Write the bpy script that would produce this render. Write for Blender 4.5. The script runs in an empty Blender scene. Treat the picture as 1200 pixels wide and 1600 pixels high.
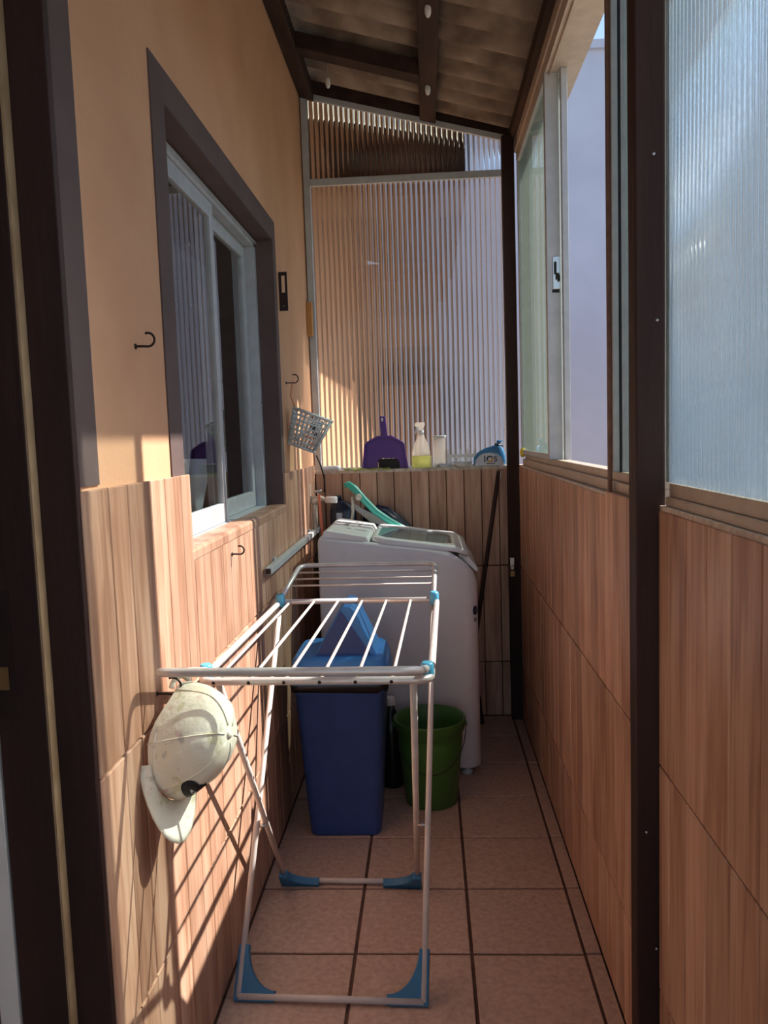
import bpy, bmesh, math, random
from mathutils import Vector, Matrix
random.seed(7)
S = bpy.context.scene
COL = S.collection
# ------------------------------------------------------------------ camera
F_PX = 1250.0
_d = Vector((68, -120, F_PX)).normalized()                 # corridor axis seen in camera space (x right, y down)
_u = Vector((-0.028, -1, 0)); _u = (_u - _u.dot(_d) * _d).normalized()
_x = _d.cross(_u)
_M = Matrix((_x, _d, _u))                                  # camera space -> world
cam_data = bpy.data.cameras.new('camera')
cam_data.sensor_fit = 'VERTICAL'; cam_data.sensor_height = 32; cam_data.lens = F_PX / 1600 * 32
cam_data.clip_start = 0.02
cam = bpy.data.objects.new('camera', cam_data); COL.objects.link(cam)
_r, _up, _bk = _M @ Vector((1, 0, 0)), _M @ Vector((0, -1, 0)), _M @ Vector((0, 0, -1))
cam.matrix_world = Matrix(((_r.x, _up.x, _bk.x, 0), (_r.y, _up.y, _bk.y, 0), (_r.z, _up.z, _bk.z, 1.5), (0, 0, 0, 1)))
S.camera = cam
# ------------------------------------------------------------------ sky, sun, exposure
SUN = Vector((1.0, 0.40, 1.088)).normalized()              # towards the sun
W = bpy.data.worlds.new('world'); S.world = W; W.use_nodes = True
wn = W.node_tree.nodes; wl = W.node_tree.links
sky = wn.new('ShaderNodeTexSky'); sky.sky_type = 'NISHITA'; sky.sun_disc = False
sky.sun_elevation = math.asin(SUN.z); sky.sun_rotation = math.atan2(SUN.x, SUN.y)
sky.air_density = 1.0; sky.dust_density = 0.7; sky.ozone_density = 1.0
wl.new(sky.outputs[0], wn['Background'].inputs[0]); wn['Background'].inputs[1].default_value = 0.16
sl = bpy.data.lights.new('sun', 'SUN'); sl.energy = 7.5; sl.angle = math.radians(0.6); sl.color = (1.0, 0.94, 0.86)
so = bpy.data.objects.new('sun', sl); COL.objects.link(so); so.rotation_euler = SUN.to_track_quat('Z', 'Y').to_euler()
so.location = (6, 3, 8)
S.view_settings.view_transform = 'Standard'; S.view_settings.look = 'None'
S.view_settings.gamma = 1.0; S.view_settings.use_curve_mapping = False
S.view_settings.exposure = 0.58
S.cycles.max_bounces = 14; S.cycles.transparent_max_bounces = 24; S.cycles.transmission_bounces = 12
S.cycles.diffuse_bounces = 8; S.cycles.glossy_bounces = 6
S.cycles.sample_clamp_indirect = 6.0
S.cycles.use_denoising = True

# ------------------------------------------------------------------ materials
def lin(c):
    return tuple(((v / 255) / 12.92 if v / 255 <= 0.04045 else ((v / 255 + 0.055) / 1.055) ** 2.4) for v in c) + (1.0,)
MATS = {}
def new_mat(name):
    m = bpy.data.materials.new(name); m.use_nodes = True; MATS[name] = m
    return m, m.node_tree.nodes, m.node_tree.links, m.node_tree.nodes['Principled BSDF']
def mottled(name, c1, c2, scale=8.0, rough=0.6, bump=0.0, bscale=None, metallic=0.0, stretch=(1, 1, 1), spec=0.5, detail=5.0, lo=0.35, hi=0.65, coat=0.0, rnd=0.0):
    m, n, l, b = new_mat(name)
    tc = n.new('ShaderNodeTexCoord'); mp = n.new('ShaderNodeMapping'); mp.inputs['Scale'].default_value = stretch
    l.new(tc.outputs['Object'], mp.inputs[0])
    oi = n.new('ShaderNodeObjectInfo')
    mul = n.new('ShaderNodeMath'); mul.operation = 'MULTIPLY'; mul.inputs[1].default_value = 37.0
    l.new(oi.outputs['Random'], mul.inputs[0]); 
    cb = n.new('ShaderNodeCombineXYZ')
    for i in range(3): l.new(mul.outputs[0], cb.inputs[i])
    l.new(cb.outputs[0], mp.inputs['Location'])
    tx = n.new('ShaderNodeTexNoise'); tx.inputs['Scale'].default_value = scale; tx.inputs['Detail'].default_value = detail
    l.new(mp.outputs[0], tx.inputs['Vector'])
    cr = n.new('ShaderNodeValToRGB'); cr.color_ramp.elements[0].color = lin(c1); cr.color_ramp.elements[1].color = lin(c2)
    cr.color_ramp.elements[0].position = lo; cr.color_ramp.elements[1].position = hi
    l.new(tx.outputs['Fac'], cr.inputs[0])
    out = cr.outputs[0]
    if rnd:
        hs = n.new('ShaderNodeHueSaturation'); mr = n.new('ShaderNodeMapRange')
        mr.inputs['To Min'].default_value = 1 - rnd; mr.inputs['To Max'].default_value = 1 + rnd
        l.new(oi.outputs['Random'], mr.inputs['Value']); l.new(mr.outputs[0], hs.inputs['Value']); l.new(out, hs.inputs['Color'])
        out = hs.outputs[0]
    l.new(out, b.inputs['Base Color'])
    b.inputs['Roughness'].default_value = rough; b.inputs['Metallic'].default_value = metallic
    b.inputs['Specular IOR Level'].default_value = spec; b.inputs['Coat Weight'].default_value = coat
    if bump:
        bp = n.new('ShaderNodeBump'); bp.inputs['Strength'].default_value = bump; bp.inputs['Distance'].default_value = 0.004
        t2 = n.new('ShaderNodeTexNoise'); t2.inputs['Scale'].default_value = bscale or scale * 4; t2.inputs['Detail'].default_value = 6
        l.new(mp.outputs[0], t2.inputs['Vector']); l.new(t2.outputs['Fac'], bp.inputs['Height']); l.new(bp.outputs[0], b.inputs['Normal'])
    return m
def plain(name, c, rough=0.5, metallic=0.0, spec=0.5, var=0.06, coat=0.0):
    d = tuple(max(0, int(v * (1 - var))) for v in c)
    return mottled(name, d, c, scale=14, rough=rough, metallic=metallic, spec=spec, coat=coat)
def woodtile(name, dark, mid, light, rough=0.38):
    m, n, l, b = new_mat(name)
    tc = n.new('ShaderNodeTexCoord'); oi = n.new('ShaderNodeObjectInfo')
    mul = n.new('ShaderNodeMath'); mul.operation = 'MULTIPLY'; mul.inputs[1].default_value = 53.0
    l.new(oi.outputs['Random'], mul.inputs[0])
    cb = n.new('ShaderNodeCombineXYZ')
    for i in range(3): l.new(mul.outputs[0], cb.inputs[i])
    mp = n.new('ShaderNodeMapping'); mp.inputs['Scale'].default_value = (1, 1, 0.055)
    l.new(tc.outputs['Object'], mp.inputs[0]); l.new(cb.outputs[0], mp.inputs['Location'])
    n1 = n.new('ShaderNodeTexNoise'); n1.inputs['Scale'].default_value = 55; n1.inputs['Detail'].default_value = 7; n1.inputs['Distortion'].default_value = 0.6
    l.new(mp.outputs[0], n1.inputs['Vector'])
    mp2 = n.new('ShaderNodeMapping'); mp2.inputs['Scale'].default_value = (1, 1, 0.22)
    l.new(tc.outputs['Object'], mp2.inputs[0]); l.new(cb.outputs[0], mp2.inputs['Location'])
    n2 = n.new('ShaderNodeTexNoise'); n2.inputs['Scale'].default_value = 11; n2.inputs['Detail'].default_value = 3
    l.new(mp2.outputs[0], n2.inputs['Vector'])
    ad = n.new('ShaderNodeMath'); ad.operation = 'ADD'; l.new(n1.outputs['Fac'], ad.inputs[0]); l.new(n2.outputs['Fac'], ad.inputs[1])
    hf = n.new('ShaderNodeMath'); hf.operation = 'MULTIPLY'; hf.inputs[1].default_value = 0.5; l.new(ad.outputs[0], hf.inputs[0])
    cr = n.new('ShaderNodeValToRGB'); e = cr.color_ramp.elements
    e[0].position = 0.38; e[0].color = lin(dark); e[1].position = 0.62; e[1].color = lin(light)
    k = cr.color_ramp.elements.new(0.5); k.color = lin(mid)
    l.new(hf.outputs[0], cr.inputs[0])
    hs = n.new('ShaderNodeHueSaturation'); mr = n.new('ShaderNodeMapRange'); mr.inputs['To Min'].default_value = 0.82; mr.inputs['To Max'].default_value = 1.14
    l.new(oi.outputs['Random'], mr.inputs['Value']); l.new(mr.outputs[0], hs.inputs['Value']); l.new(cr.outputs[0], hs.inputs['Color'])
    l.new(hs.outputs[0], b.inputs['Base Color']); b.inputs['Roughness'].default_value = rough
    bp = n.new('ShaderNodeBump'); bp.inputs['Strength'].default_value = 0.15; bp.inputs['Distance'].default_value = 0.002
    l.new(n1.outputs['Fac'], bp.inputs['Height']); l.new(bp.outputs[0], b.inputs['Normal'])
    return m
def glassmix(name, refr, trans, diffuse, tint, rough=0.03, ior=1.45, gloss=True):
    """glass that bends light (refr), lets it straight through (trans) and scatters it (diffuse)"""
    m, n, l, b = new_mat(name); n.remove(b); out = n['Material Output']
    g = n.new('ShaderNodeBsdfGlass'); g.inputs['Color'].default_value = tint; g.inputs['Roughness'].default_value = rough; g.inputs['IOR'].default_value = ior
    t = n.new('ShaderNodeBsdfTransparent'); t.inputs['Color'].default_value = tint
    d = n.new('ShaderNodeBsdfTranslucent'); d.inputs['Color'].default_value = tint
    tx = n.new('ShaderNodeTexNoise'); tx.inputs['Scale'].default_value = 3; tc = n.new('ShaderNodeTexCoord'); l.new(tc.outputs['Object'], tx.inputs['Vector'])
    m1 = n.new('ShaderNodeMixShader'); m1.inputs[0].default_value = trans / max(1e-6, trans + diffuse)
    l.new(d.outputs[0], m1.inputs[1]); l.new(t.outputs[0], m1.inputs[2])
    m2 = n.new('ShaderNodeMixShader')
    mr = n.new('ShaderNodeMapRange'); mr.inputs['To Min'].default_value = max(0, refr - 0.06); mr.inputs['To Max'].default_value = refr + 0.04
    l.new(tx.outputs['Fac'], mr.inputs['Value']); l.new(mr.outputs[0], m2.inputs[0])
    l.new(m1.outputs[0], m2.inputs[1]); l.new(g.outputs[0], m2.inputs[2])
    l.new(m2.outputs[0], out.inputs[0])
    return m
def clearglass(name, tint, base=0.04, diff=0.0):
    m, n, l, b = new_mat(name); n.remove(b); out = n['Material Output']
    t = n.new('ShaderNodeBsdfTransparent'); t.inputs['Color'].default_value = tint
    g = n.new('ShaderNodeBsdfGlossy'); g.inputs['Roughness'].default_value = 0.02
    fr = n.new('ShaderNodeFresnel'); fr.inputs['IOR'].default_value = 1.5
    ad = n.new('ShaderNodeMath'); ad.operation = 'ADD'; ad.inputs[1].default_value = base; l.new(fr.outputs[0], ad.inputs[0])
    gm = n.new('ShaderNodeNewGeometry'); sb_ = n.new('ShaderNodeMath'); sb_.operation = 'SUBTRACT'; sb_.inputs[0].default_value = 1.0; l.new(gm.outputs['Backfacing'], sb_.inputs[1])
    mb_ = n.new('ShaderNodeMath'); mb_.operation = 'MULTIPLY'; mb_.use_clamp = True; l.new(ad.outputs[0], mb_.inputs[0]); l.new(sb_.outputs[0], mb_.inputs[1])
    m1 = n.new('ShaderNodeMixShader'); l.new(mb_.outputs[0], m1.inputs[0]); l.new(t.outputs[0], m1.inputs[1]); l.new(g.outputs[0], m1.inputs[2])
    res = m1
    if diff:
        d = n.new('ShaderNodeBsdfTranslucent'); d.inputs['Color'].default_value = tint
        m2 = n.new('ShaderNodeMixShader'); m2.inputs[0].default_value = diff
        l.new(m1.outputs[0], m2.inputs[1]); l.new(d.outputs[0], m2.inputs[2]); res = m2
    l.new(res.outputs[0], out.inputs[0])
    return m
mottled('orange_plaster', (206, 156, 122), (216, 167, 132), scale=3, rough=0.85, bump=0.25, bscale=90, spec=0.2)
mottled('brown_paint', (92, 76, 74), (102, 85, 82), scale=6, rough=0.7, spec=0.25, bump=0.15, bscale=60)
mottled('dark_wood', (44, 28, 27), (60, 39, 36), scale=10, rough=0.6, stretch=(1, 1, 0.1), bump=0.3, bscale=70, spec=0.25)
mottled('roof_timber', (48, 34, 30), (66, 48, 42), scale=12, rough=0.75, stretch=(1, 0.3, 1), bump=0.3, bscale=50, spec=0.2)
mottled('fibre_cement', (98, 82, 72), (160, 140, 124), scale=7, rough=0.95, bump=0.5, bscale=60, spec=0.1, lo=0.3, hi=0.7, detail=8, rnd=0.06)
woodtile('wood_tile', (158, 114, 90), (188, 146, 121), (204, 166, 142))
mottled('tile_grout', (58, 38, 30), (80, 56, 46), scale=20, rough=0.9)
mottled('floor_tile', (174, 146, 130), (202, 174, 157), scale=60, rough=0.5, bump=0.12, bscale=200, detail=8, rnd=0.04, lo=0.3, hi=0.7)
mottled('floor_grout', (82, 56, 46), (104, 76, 64), scale=30, rough=0.95)
mottled('pale_strip', (196, 176, 160), (214, 196, 180), scale=20, rough=0.6)
mottled('mortar', (176, 160, 146), (214, 202, 188), scale=40, rough=0.95, bump=0.8, bscale=120)
mottled('beige_lit_edge', (150, 122, 92), (172, 144, 112), scale=12, rough=0.7)  # brown door stop where light strikes it, brightness put into the colour
mottled('white_paint', (226, 224, 222), (236, 234, 232), scale=5, rough=0.7)
mottled('window_aluminium', (176, 180, 184), (188, 192, 196), scale=20, rough=0.42, metallic=0.15)
mottled('bronze_aluminium', (178, 164, 148), (192, 178, 162), scale=20, rough=0.45, metallic=0.2)
mottled('rust_edge', (104, 74, 62), (124, 92, 78), scale=30, rough=0.7)
glassmix('fluted_glass', 0.86, 0.12, 0.02, (0.86, 0.90, 0.90, 1), rough=0.01)
clearglass('flat_face', (0.97, 0.98, 0.98, 1), base=-0.02)
glassmix('fluted_sheet', 0.84, 0.148, 0.012, (0.93, 0.92, 0.89, 1), rough=0.03)
clearglass('frosted_glass', (0.70, 0.74, 0.715, 1), base=0.0, diff=0.13)
clearglass('side_glass', (0.64, 0.69, 0.67, 1), base=0.0, diff=0.02)
clearglass('clear_glass', (0.92, 0.95, 0.95, 1), base=0.12, diff=0.0)
plain('appliance_white', (226, 224, 226), rough=0.35, var=0.02, coat=0.2)
plain('lid_white', (236, 238, 238), rough=0.3, var=0.02, coat=0.3)
clearglass('lid_glass', (0.86, 0.89, 0.89, 1), base=0.06, diff=0.1)
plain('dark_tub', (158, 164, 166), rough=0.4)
plain('print_grey', (128, 132, 140), rough=0.5)
plain('bin_blue', (50, 80, 146), rough=0.42)
plain('lid_blue', (68, 142, 220), rough=0.4)
plain('bag_black', (22, 22, 26), rough=0.35)
plain('bucket_green', (64, 108, 46), rough=0.4)
plain('foot_blue', (52, 116, 158), rough=0.45)
plain('clip_blue', (84, 170, 208), rough=0.4)
mottled('rack_steel', (206, 200, 198), (220, 214, 212), scale=20, rough=0.32, metallic=0.35)
plain('rack_white', (214, 204, 198), rough=0.4)
plain('purple_plastic', (84, 40, 140), rough=0.4)
plain('black_rubber', (14, 12, 14), rough=0.6)
clearglass('bottle_clear', (0.92, 0.92, 0.88, 1), base=0.03, diff=0.25)
clearglass('bottle_lime', (0.70, 0.74, 0.40, 1), base=0.03, diff=0.5)
clearglass('jar_grey', (0.70, 0.70, 0.68, 1), base=0.04, diff=0.4)
plain('bluish_white', (196, 208, 220), rough=0.4)
plain('white_plastic', (226, 226, 224), rough=0.45)
plain('grey_plastic', (208, 212, 214), rough=0.45)
plain('bag_blue', (66, 128, 176), rough=0.3)
plain('bag_label', (206, 212, 226), rough=0.4)
plain('ink_navy', (36, 40, 74), rough=0.5)
plain('ink_orange', (224, 160, 60), rough=0.5)
plain('yellow_plastic', (238, 214, 70), rough=0.5)
plain('lime_cloth', (172, 186, 92), rough=0.9)
plain('teal_plastic', (64, 176, 160), rough=0.35)
plain('navy_plastic', (26, 36, 58), rough=0.25)
clearglass('film', (0.8, 0.86, 0.9, 1), base=0.1, diff=0.25)
plain('hose_grey', (184, 182, 172), rough=0.5)
plain('pipe_cream', (206, 196, 180), rough=0.45)
plain('orange_ribbon', (222, 128, 96), rough=0.7)
plain('chrome', (200, 200, 200), rough=0.25, metallic=0.9)
plain('dark_metal', (48, 36, 34), rough=0.5, metallic=0.4)
plain('brass', (150, 120, 80), rough=0.4, metallic=0.6)
plain('raw_wood', (196, 140, 84), rough=0.7)
plain('broom_wood', (56, 34, 30), rough=0.6)
plain('oil_black', (20, 22, 24), rough=0.3)
plain('kitchen_wall', (206, 202, 194), rough=0.8)
plain('kitchen_dark', (54, 46, 50), rough=0.6)
plain('kitchen_board', (222, 222, 224), rough=0.5)
mottled('neighbour_white', (190, 196, 216), (198, 204, 224), scale=2, rough=0.9)
mottled('neighbour_beige', (156, 128, 106), (170, 142, 120), scale=2, rough=0.9)
mottled('neighbour_cream', (226, 214, 178), (236, 224, 190), scale=2, rough=0.9)
mottled('neighbour_roof', (116, 84, 70), (142, 104, 86), scale=10, rough=0.9)
mottled('far_ground', (150, 142, 130), (172, 162, 148), scale=2, rough=0.95)
mottled('leaf', (64, 96, 44), (110, 140, 70), scale=30, rough=0.7, rnd=0.2)
mottled('cap_cloth', (232, 224, 200), (242, 238, 222), scale=9, rough=0.9, bump=0.4, bscale=60)
def cap_print():
    m = MATS['cap_cloth']; n, l = m.node_tree.nodes, m.node_tree.links; b = n['Principled BSDF']
    src = b.inputs['Base Color'].links[0].from_socket
    tc = n.new('ShaderNodeTexCoord')
    prev = src
    for sc, col, lo in ((26, (214, 150, 160), 0.63), (22, (186, 176, 110), 0.62), (31, (150, 150, 140), 0.66)):
        t = n.new('ShaderNodeTexNoise'); t.inputs['Scale'].default_value = sc; t.inputs['Detail'].default_value = 3
        mp = n.new('ShaderNodeMapping'); mp.inputs['Location'].default_value = (sc, 2 * sc, 0); l.new(tc.outputs['Object'], mp.inputs[0]); l.new(mp.outputs[0], t.inputs['Vector'])
        r = n.new('ShaderNodeValToRGB'); r.color_ramp.elements[0].position = lo; r.color_ramp.elements[1].position = lo + 0.05
        l.new(t.outputs['Fac'], r.inputs[0])
        mx = n.new('ShaderNodeMix'); mx.data_type = 'RGBA'
        mu = n.new('ShaderNodeMath'); mu.operation = 'MULTIPLY'; mu.inputs[1].default_value = 0.45; l.new(r.outputs[0], mu.inputs[0]); l.new(mu.outputs[0], mx.inputs[0]); l.new(prev, mx.inputs[6]); mx.inputs[7].default_value = lin(col); prev = mx.outputs[2]
    l.new(prev, b.inputs['Base Color'])
cap_print()

# ------------------------------------------------------------------ mesh helpers
class MB:
    def __init__(s): s.v = []; s.f = []; s.sm = []
    def add(s, vs, fs, smooth=False):
        o = len(s.v); s.v += [tuple(p) for p in vs]; s.f += [tuple(i + o for i in f) for f in fs]; s.sm += [smooth] * len(fs); return s
    def box(s, x0, x1, y0, y1, z0, z1):
        x0, x1 = min(x0, x1), max(x0, x1); y0, y1 = min(y0, y1), max(y0, y1); z0, z1 = min(z0, z1), max(z0, z1)
        return s.add([(x0, y0, z0), (x1, y0, z0), (x1, y1, z0), (x0, y1, z0), (x0, y0, z1), (x1, y0, z1), (x1, y1, z1), (x0, y1, z1)],
                     [(0, 3, 2, 1), (4, 5, 6, 7), (0, 1, 5, 4), (1, 2, 6, 5), (2, 3, 7, 6), (3, 0, 4, 7)])
    def tube(s, pts, r, seg=10, closed=False, caps=True):
        pts = [Vector(p) for p in pts]; n = len(pts); rr = r if isinstance(r, (list, tuple)) else [r] * n
        vs = []; up = None
        for i in range(n):
            if closed: t = (pts[(i + 1) % n] - pts[i - 1]).normalized()
            else: t = (pts[min(i + 1, n - 1)] - pts[max(i - 1, 0)]).normalized()
            if up is None:
                up = Vector((0, 0, 1)) if abs(t.z) < 0.9 else Vector((1, 0, 0))
            a = (up - up.dot(t) * t).normalized(); up = a; b = t.cross(a)
            for k in range(seg):
                q = 2 * math.pi * k / seg; vs.append(pts[i] + rr[i] * (math.cos(q) * a + math.sin(q) * b))
        fs = []
        for i in range(n if closed else n - 1):
            j = (i + 1) % n
            for k in range(seg):
                k2 = (k + 1) % seg; fs.append((i * seg + k, i * seg + k2, j * seg + k2, j * seg + k))
        s.add(vs, fs, True)
        if caps and not closed:
            o = len(s.v) - len(vs)
            s.f += [tuple(o + k for k in reversed(range(seg))), tuple(o + (n - 1) * seg + k for k in range(seg))]; s.sm += [False, False]
        return s
    def lathe(s, prof, c=(0, 0, 0), seg=28, sx=1.0, sy=1.0, axis=None):
        vs = []; fs = []; n = len(prof)
        if axis is None: A, B, D = Vector((1, 0, 0)), Vector((0, 1, 0)), Vector((0, 0, 1))
        else:
            D = Vector(axis).normalized(); A = (Vector((0, 0, 1)) if abs(D.z) < 0.9 else Vector((1, 0, 0))).cross(D).normalized(); B = D.cross(A)
        c = Vector(c)
        for r, z in prof:
            for k in range(seg):
                q = 2 * math.pi * k / seg; vs.append(c + A * (r * sx * math.cos(q)) + B * (r * sy * math.sin(q)) + D * z)
        for i in range(n - 1):
            for k in range(seg):
                k2 = (k + 1) % seg; fs.append((i * seg + k, i * seg + k2, (i + 1) * seg + k2, (i + 1) * seg + k))
        s.add(vs, fs, True); o = len(s.v) - len(vs)
        if prof[0][0] > 1e-5: s.f.append(tuple(o + k for k in reversed(range(seg)))); s.sm.append(False)
        if prof[-1][0] > 1e-5: s.f.append(tuple(o + (n - 1) * seg + k for k in range(seg))); s.sm.append(False)
        return s
    def prism(s, poly, a, b, plane='xz', smooth=False):
        n = len(poly); vs = []
        for t in (a, b):
            for p, q in poly:
                vs.append({'xz': (p, t, q), 'yz': (t, p, q), 'xy': (p, q, t)}[plane])
        fs = [tuple(range(n)), tuple(reversed(range(n, 2 * n)))]
        s.add(vs, fs)
        o = len(s.v) - len(vs)
        for i in range(n):
            j = (i + 1) % n; s.f.append((o + i, o + n + i, o + n + j, o + j)); s.sm.append(smooth)
        return s
    def loft(s, rings, cap0=True, cap1=True, smooth=True):
        n = len(rings[0]); vs = [p for r in rings for p in r]; fs = []
        for i in range(len(rings) - 1):
            for k in range(n):
                k2 = (k + 1) % n; fs.append((i * n + k, i * n + k2, (i + 1) * n + k2, (i + 1) * n + k))
        s.add(vs, fs, smooth); o = len(s.v) - len(vs)
        if cap0: s.f.append(tuple(o + k for k in reversed(range(n)))); s.sm.append(False)
        if cap1: s.f.append(tuple(o + (len(rings) - 1) * n + k for k in range(n))); s.sm.append(False)
        return s
    def build(s, name, mat, parent=None, bevel=0.0, seg=2, angle=40):
        me = bpy.data.meshes.new(name)
        o = bpy.data.objects.new(name, me); COL.objects.link(o)
        org = Vector((0, 0, 0))
        if parent is not None:
            o.parent = parent; p = parent
            while p is not None: org += p.location; p = p.parent
        me.from_pydata([tuple(Vector(v) - org) for v in s.v], [], s.f)
        me.polygons.foreach_set('use_smooth', s.sm)
        bm = bmesh.new(); bm.from_mesh(me); bmesh.ops.recalc_face_normals(bm, faces=bm.faces[:]); bm.to_mesh(me); bm.free()
        me.materials.append(MATS[mat]); me.update()
        if bevel:
            md = o.modifiers.new('bevel', 'BEVEL'); md.width = bevel; md.segments = seg; md.limit_method = 'ANGLE'; md.angle_limit = math.radians(angle)
        return o
def rrect(cx, cy, w, d, r, z, n=5):
    """rounded rectangle ring"""
    out = []
    for sx, sy, a0 in ((1, 1, 0), (-1, 1, 90), (-1, -1, 180), (1, -1, 270)):
        for k in range(n + 1):
            a = math.radians(a0 + 90 * k / n)
            out.append(Vector((cx + sx * (w / 2 - r) + r * math.cos(a), cy + sy * (d / 2 - r) + r * math.sin(a), z)))
    return out
def arc(c, r, a0, a1, n, plane='xz'):
    out = []
    for k in range(n + 1):
        a = math.radians(a0 + (a1 - a0) * k / n); out.append((c[0] + r * math.cos(a), c[1] + r * math.sin(a)))
    return out
def tag(o, label=None, cat=None, group=None, kind=None):
    if label: o['label'] = label
    if cat: o['category'] = cat
    if group: o['group'] = group
    if kind: o['kind'] = kind
    return o
def thing(name, loc, label, cat, group=None):
    o = bpy.data.objects.new(name, None); COL.objects.link(o); o.location = loc; o.empty_display_size = 0.05
    return tag(o, label, cat, group)
def setting(name, loc=(0, 0, 0)):
    o = bpy.data.objects.new(name, None); COL.objects.link(o); o.location = loc; o['kind'] = 'structure'; return o
def plank(parent, origin, U, V, N, w, h, t, mat, name='plank', c=0.0018):
    """one tile strip: w along U, h along V, proud by t along N with chamfered edges; origin = lower corner on the wall"""
    U, V, N = Vector(U), Vector(V), Vector(N); g = 0.002
    cen = Vector(origin) + U * (w / 2) + V * (h / 2)
    def P(u, v, n): return U * u + V * v + N * n
    a, b = w / 2 - g, h / 2 - g * 1.3
    vs = [P(x, y, 0) for x, y in ((-a, -b), (a, -b), (a, b), (-a, b))] + [P(x, y, t - c) for x, y in ((-a, -b), (a, -b), (a, b), (-a, b))] + \
         [P(x, y, t) for x, y in ((-a + c, -b + c), (a - c, -b + c), (a - c, b - c), (-a + c, b - c))]
    fs = [(3, 2, 1, 0), (8, 9, 10, 11)] + [(i, (i + 1) % 4, 4 + (i + 1) % 4, 4 + i) for i in range(4)] + [(4 + i, 4 + (i + 1) % 4, 8 + (i + 1) % 4, 8 + i) for i in range(4)]
    me = bpy.data.meshes.new(name); me.from_pydata(vs, [], fs)
    bm = bmesh.new(); bm.from_mesh(me); bmesh.ops.recalc_face_normals(bm, faces=bm.faces[:]); bm.to_mesh(me); bm.free()
    me.materials.append(MATS[mat]); o = bpy.data.objects.new(name, me); COL.objects.link(o)
    o.parent = parent; o.location = cen - (parent.location if parent else Vector((0, 0, 0)))
    return o
def fluted(name, axis, a0, a1, z0, z1, pos, mat, parent, pitch=0.025, amp=0.006, thick=0.005, per=8, side=-1, flat='flat_face'):
    """ribbed sheet: flutes run up, the ribbed face looks to `side`; z1 may be a pair (sloped top)"""
    n = int(round((a1 - a0) / pitch)) * per; vs = []; fs = []; sm = []
    zt = z1 if isinstance(z1, tuple) else (z1, z1)
    for i in range(n + 1):
        f = i / n; a = a0 + (a1 - a0) * f; w = amp * abs(math.sin(math.pi * i / per)) 
        top = zt[0] + (zt[1] - zt[0]) * f
        for p, z in ((pos + side * (thick / 2 + w), z0), (pos + side * (thick / 2 + w), top), (pos - side * thick / 2, z0), (pos - side * thick / 2, top)):
            vs.append((a, p, z) if axis == 'x' else (p, a, z))
    for i in range(n):
        q = 4 * i
        fs += [(q, q + 4, q + 5, q + 1), (q + 2, q + 3, q + 7, q + 6), (q + 1, q + 5, q + 7, q + 3), (q, q + 2, q + 6, q + 4)]; sm += [True, False, False, False]
    fs += [(0, 1, 3, 2), (4 * n, 4 * n + 2, 4 * n + 3, 4 * n + 1)]; sm += [False, False]
    b = MB(); b.v = vs; b.f = fs; b.sm = sm
    o = b.build(name, mat, parent); o.data.materials.append(MATS[flat])
    for p in o.data.polygons:
        if not p.use_smooth: p.material_index = 1
    return o

# ================================================================== STRUCTURE
XL, XR, XRN, YB = -0.605, 0.47, 0.49, 4.18       # masonry faces: left wall, right wall far / near, back wall
# ---- floor
fl = MB().box(-0.60, 0.60, -0.6, 4.4, -0.12, -0.006).build('floor', 'floor_grout'); fl['kind'] = 'structure'
xs = [(-0.592, -0.255), (-0.249, 0.084), (0.090, 0.409)]
y = 2.1995 - 0.337 * 8
rows = []
while y < 4.16:
    rows.append((max(y, -0.58), min(y + 0.331, 4.17))); y += 0.337
for a, b in rows:
    for x0, x1 in xs:
        plank(fl, (x0, a, -0.006), (1, 0, 0), (0, 1, 0), (0, 0, 1), x1 - x0, b - a, 0.0065 + random.uniform(-.0006, .0006), 'floor_tile', 'floor_tile', 0.002)
    x0 = 0.414
    plank(fl, (x0, a, -0.006), (1, 0, 0), (0, 1, 0), (0, 0, 1), (0.459 if a > 1.5 else 0.479) - x0, b - a, 0.009, 'floor_tile', 'edge_tile', 0.002)
# ---- left wall (house wall) with a window and a doorway; it runs on outdoors past the glazed end
WY0, WY1, WZ0, WZ1 = 1.945, 3.275, 1.205, 2.305
DY0, DY1, DZ = 0.45, 1.345, 2.62
wl_ = MB()
T0 = -0.755
wl_.box(T0, XL, -0.6, DY0, -0.05, 3.30).box(T0, XL, DY0, DY1, DZ, 3.30).box(T0, XL, 4.43, 9.0, 3.30, 3.42)
wl_.box(T0, XL, DY1, WY0, -0.05, 3.30).box(T0, XL, WY0, WY1, -0.05, WZ0).box(T0, XL, WY0, WY1, WZ1, 3.30).box(T0, XL, WY1, 9.0, -0.05, 3.30)
wall_left = wl_.build('wall_left', 'orange_plaster'); wall_left['kind'] = 'structure'
# painted band round window and doorway
tr = MB()
tr.box(XL, XL + .004, 1.852, WY0 + .002, 1.415, 2.385).box(XL, XL + .004, WY0, 3.335, WZ1 - .002, 2.385).box(XL, XL + .004, WY1 - .002, 3.335, 1.2, WZ1)
tr.box(-.735, XL + .002, WY1 - .003, WY1 + .0, WZ0, WZ1).box(-.735, XL + .002, WY0, WY1, WZ1 - .004, WZ1).box(-.735, XL + .002, WY0, WY0 + .003, WZ0, WZ1)
tag(tr.build('trim_1', 'brown_paint'), kind='structure')
tag(MB().box(XL, XL + .004, 1.338, 1.432, 1.43, 2.9).build('trim_2', 'brown_paint'), kind='structure')
def grow(start, end, known=(), lo=0.075, hi=0.12):
    e = [start] + [k for k in known if start < k < end]
    while e[-1] < end - 0.05: e.append(min(end, e[-1] + random.uniform(lo, hi)))
    e[-1] = end
    return list(zip(e[:-1], e[1:]))
ygood = [1.454, 1.546, 1.678, 1.77, 1.886, 1.966, 2.111, 2.243, 2.33, 2.425, 2.518]
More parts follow.
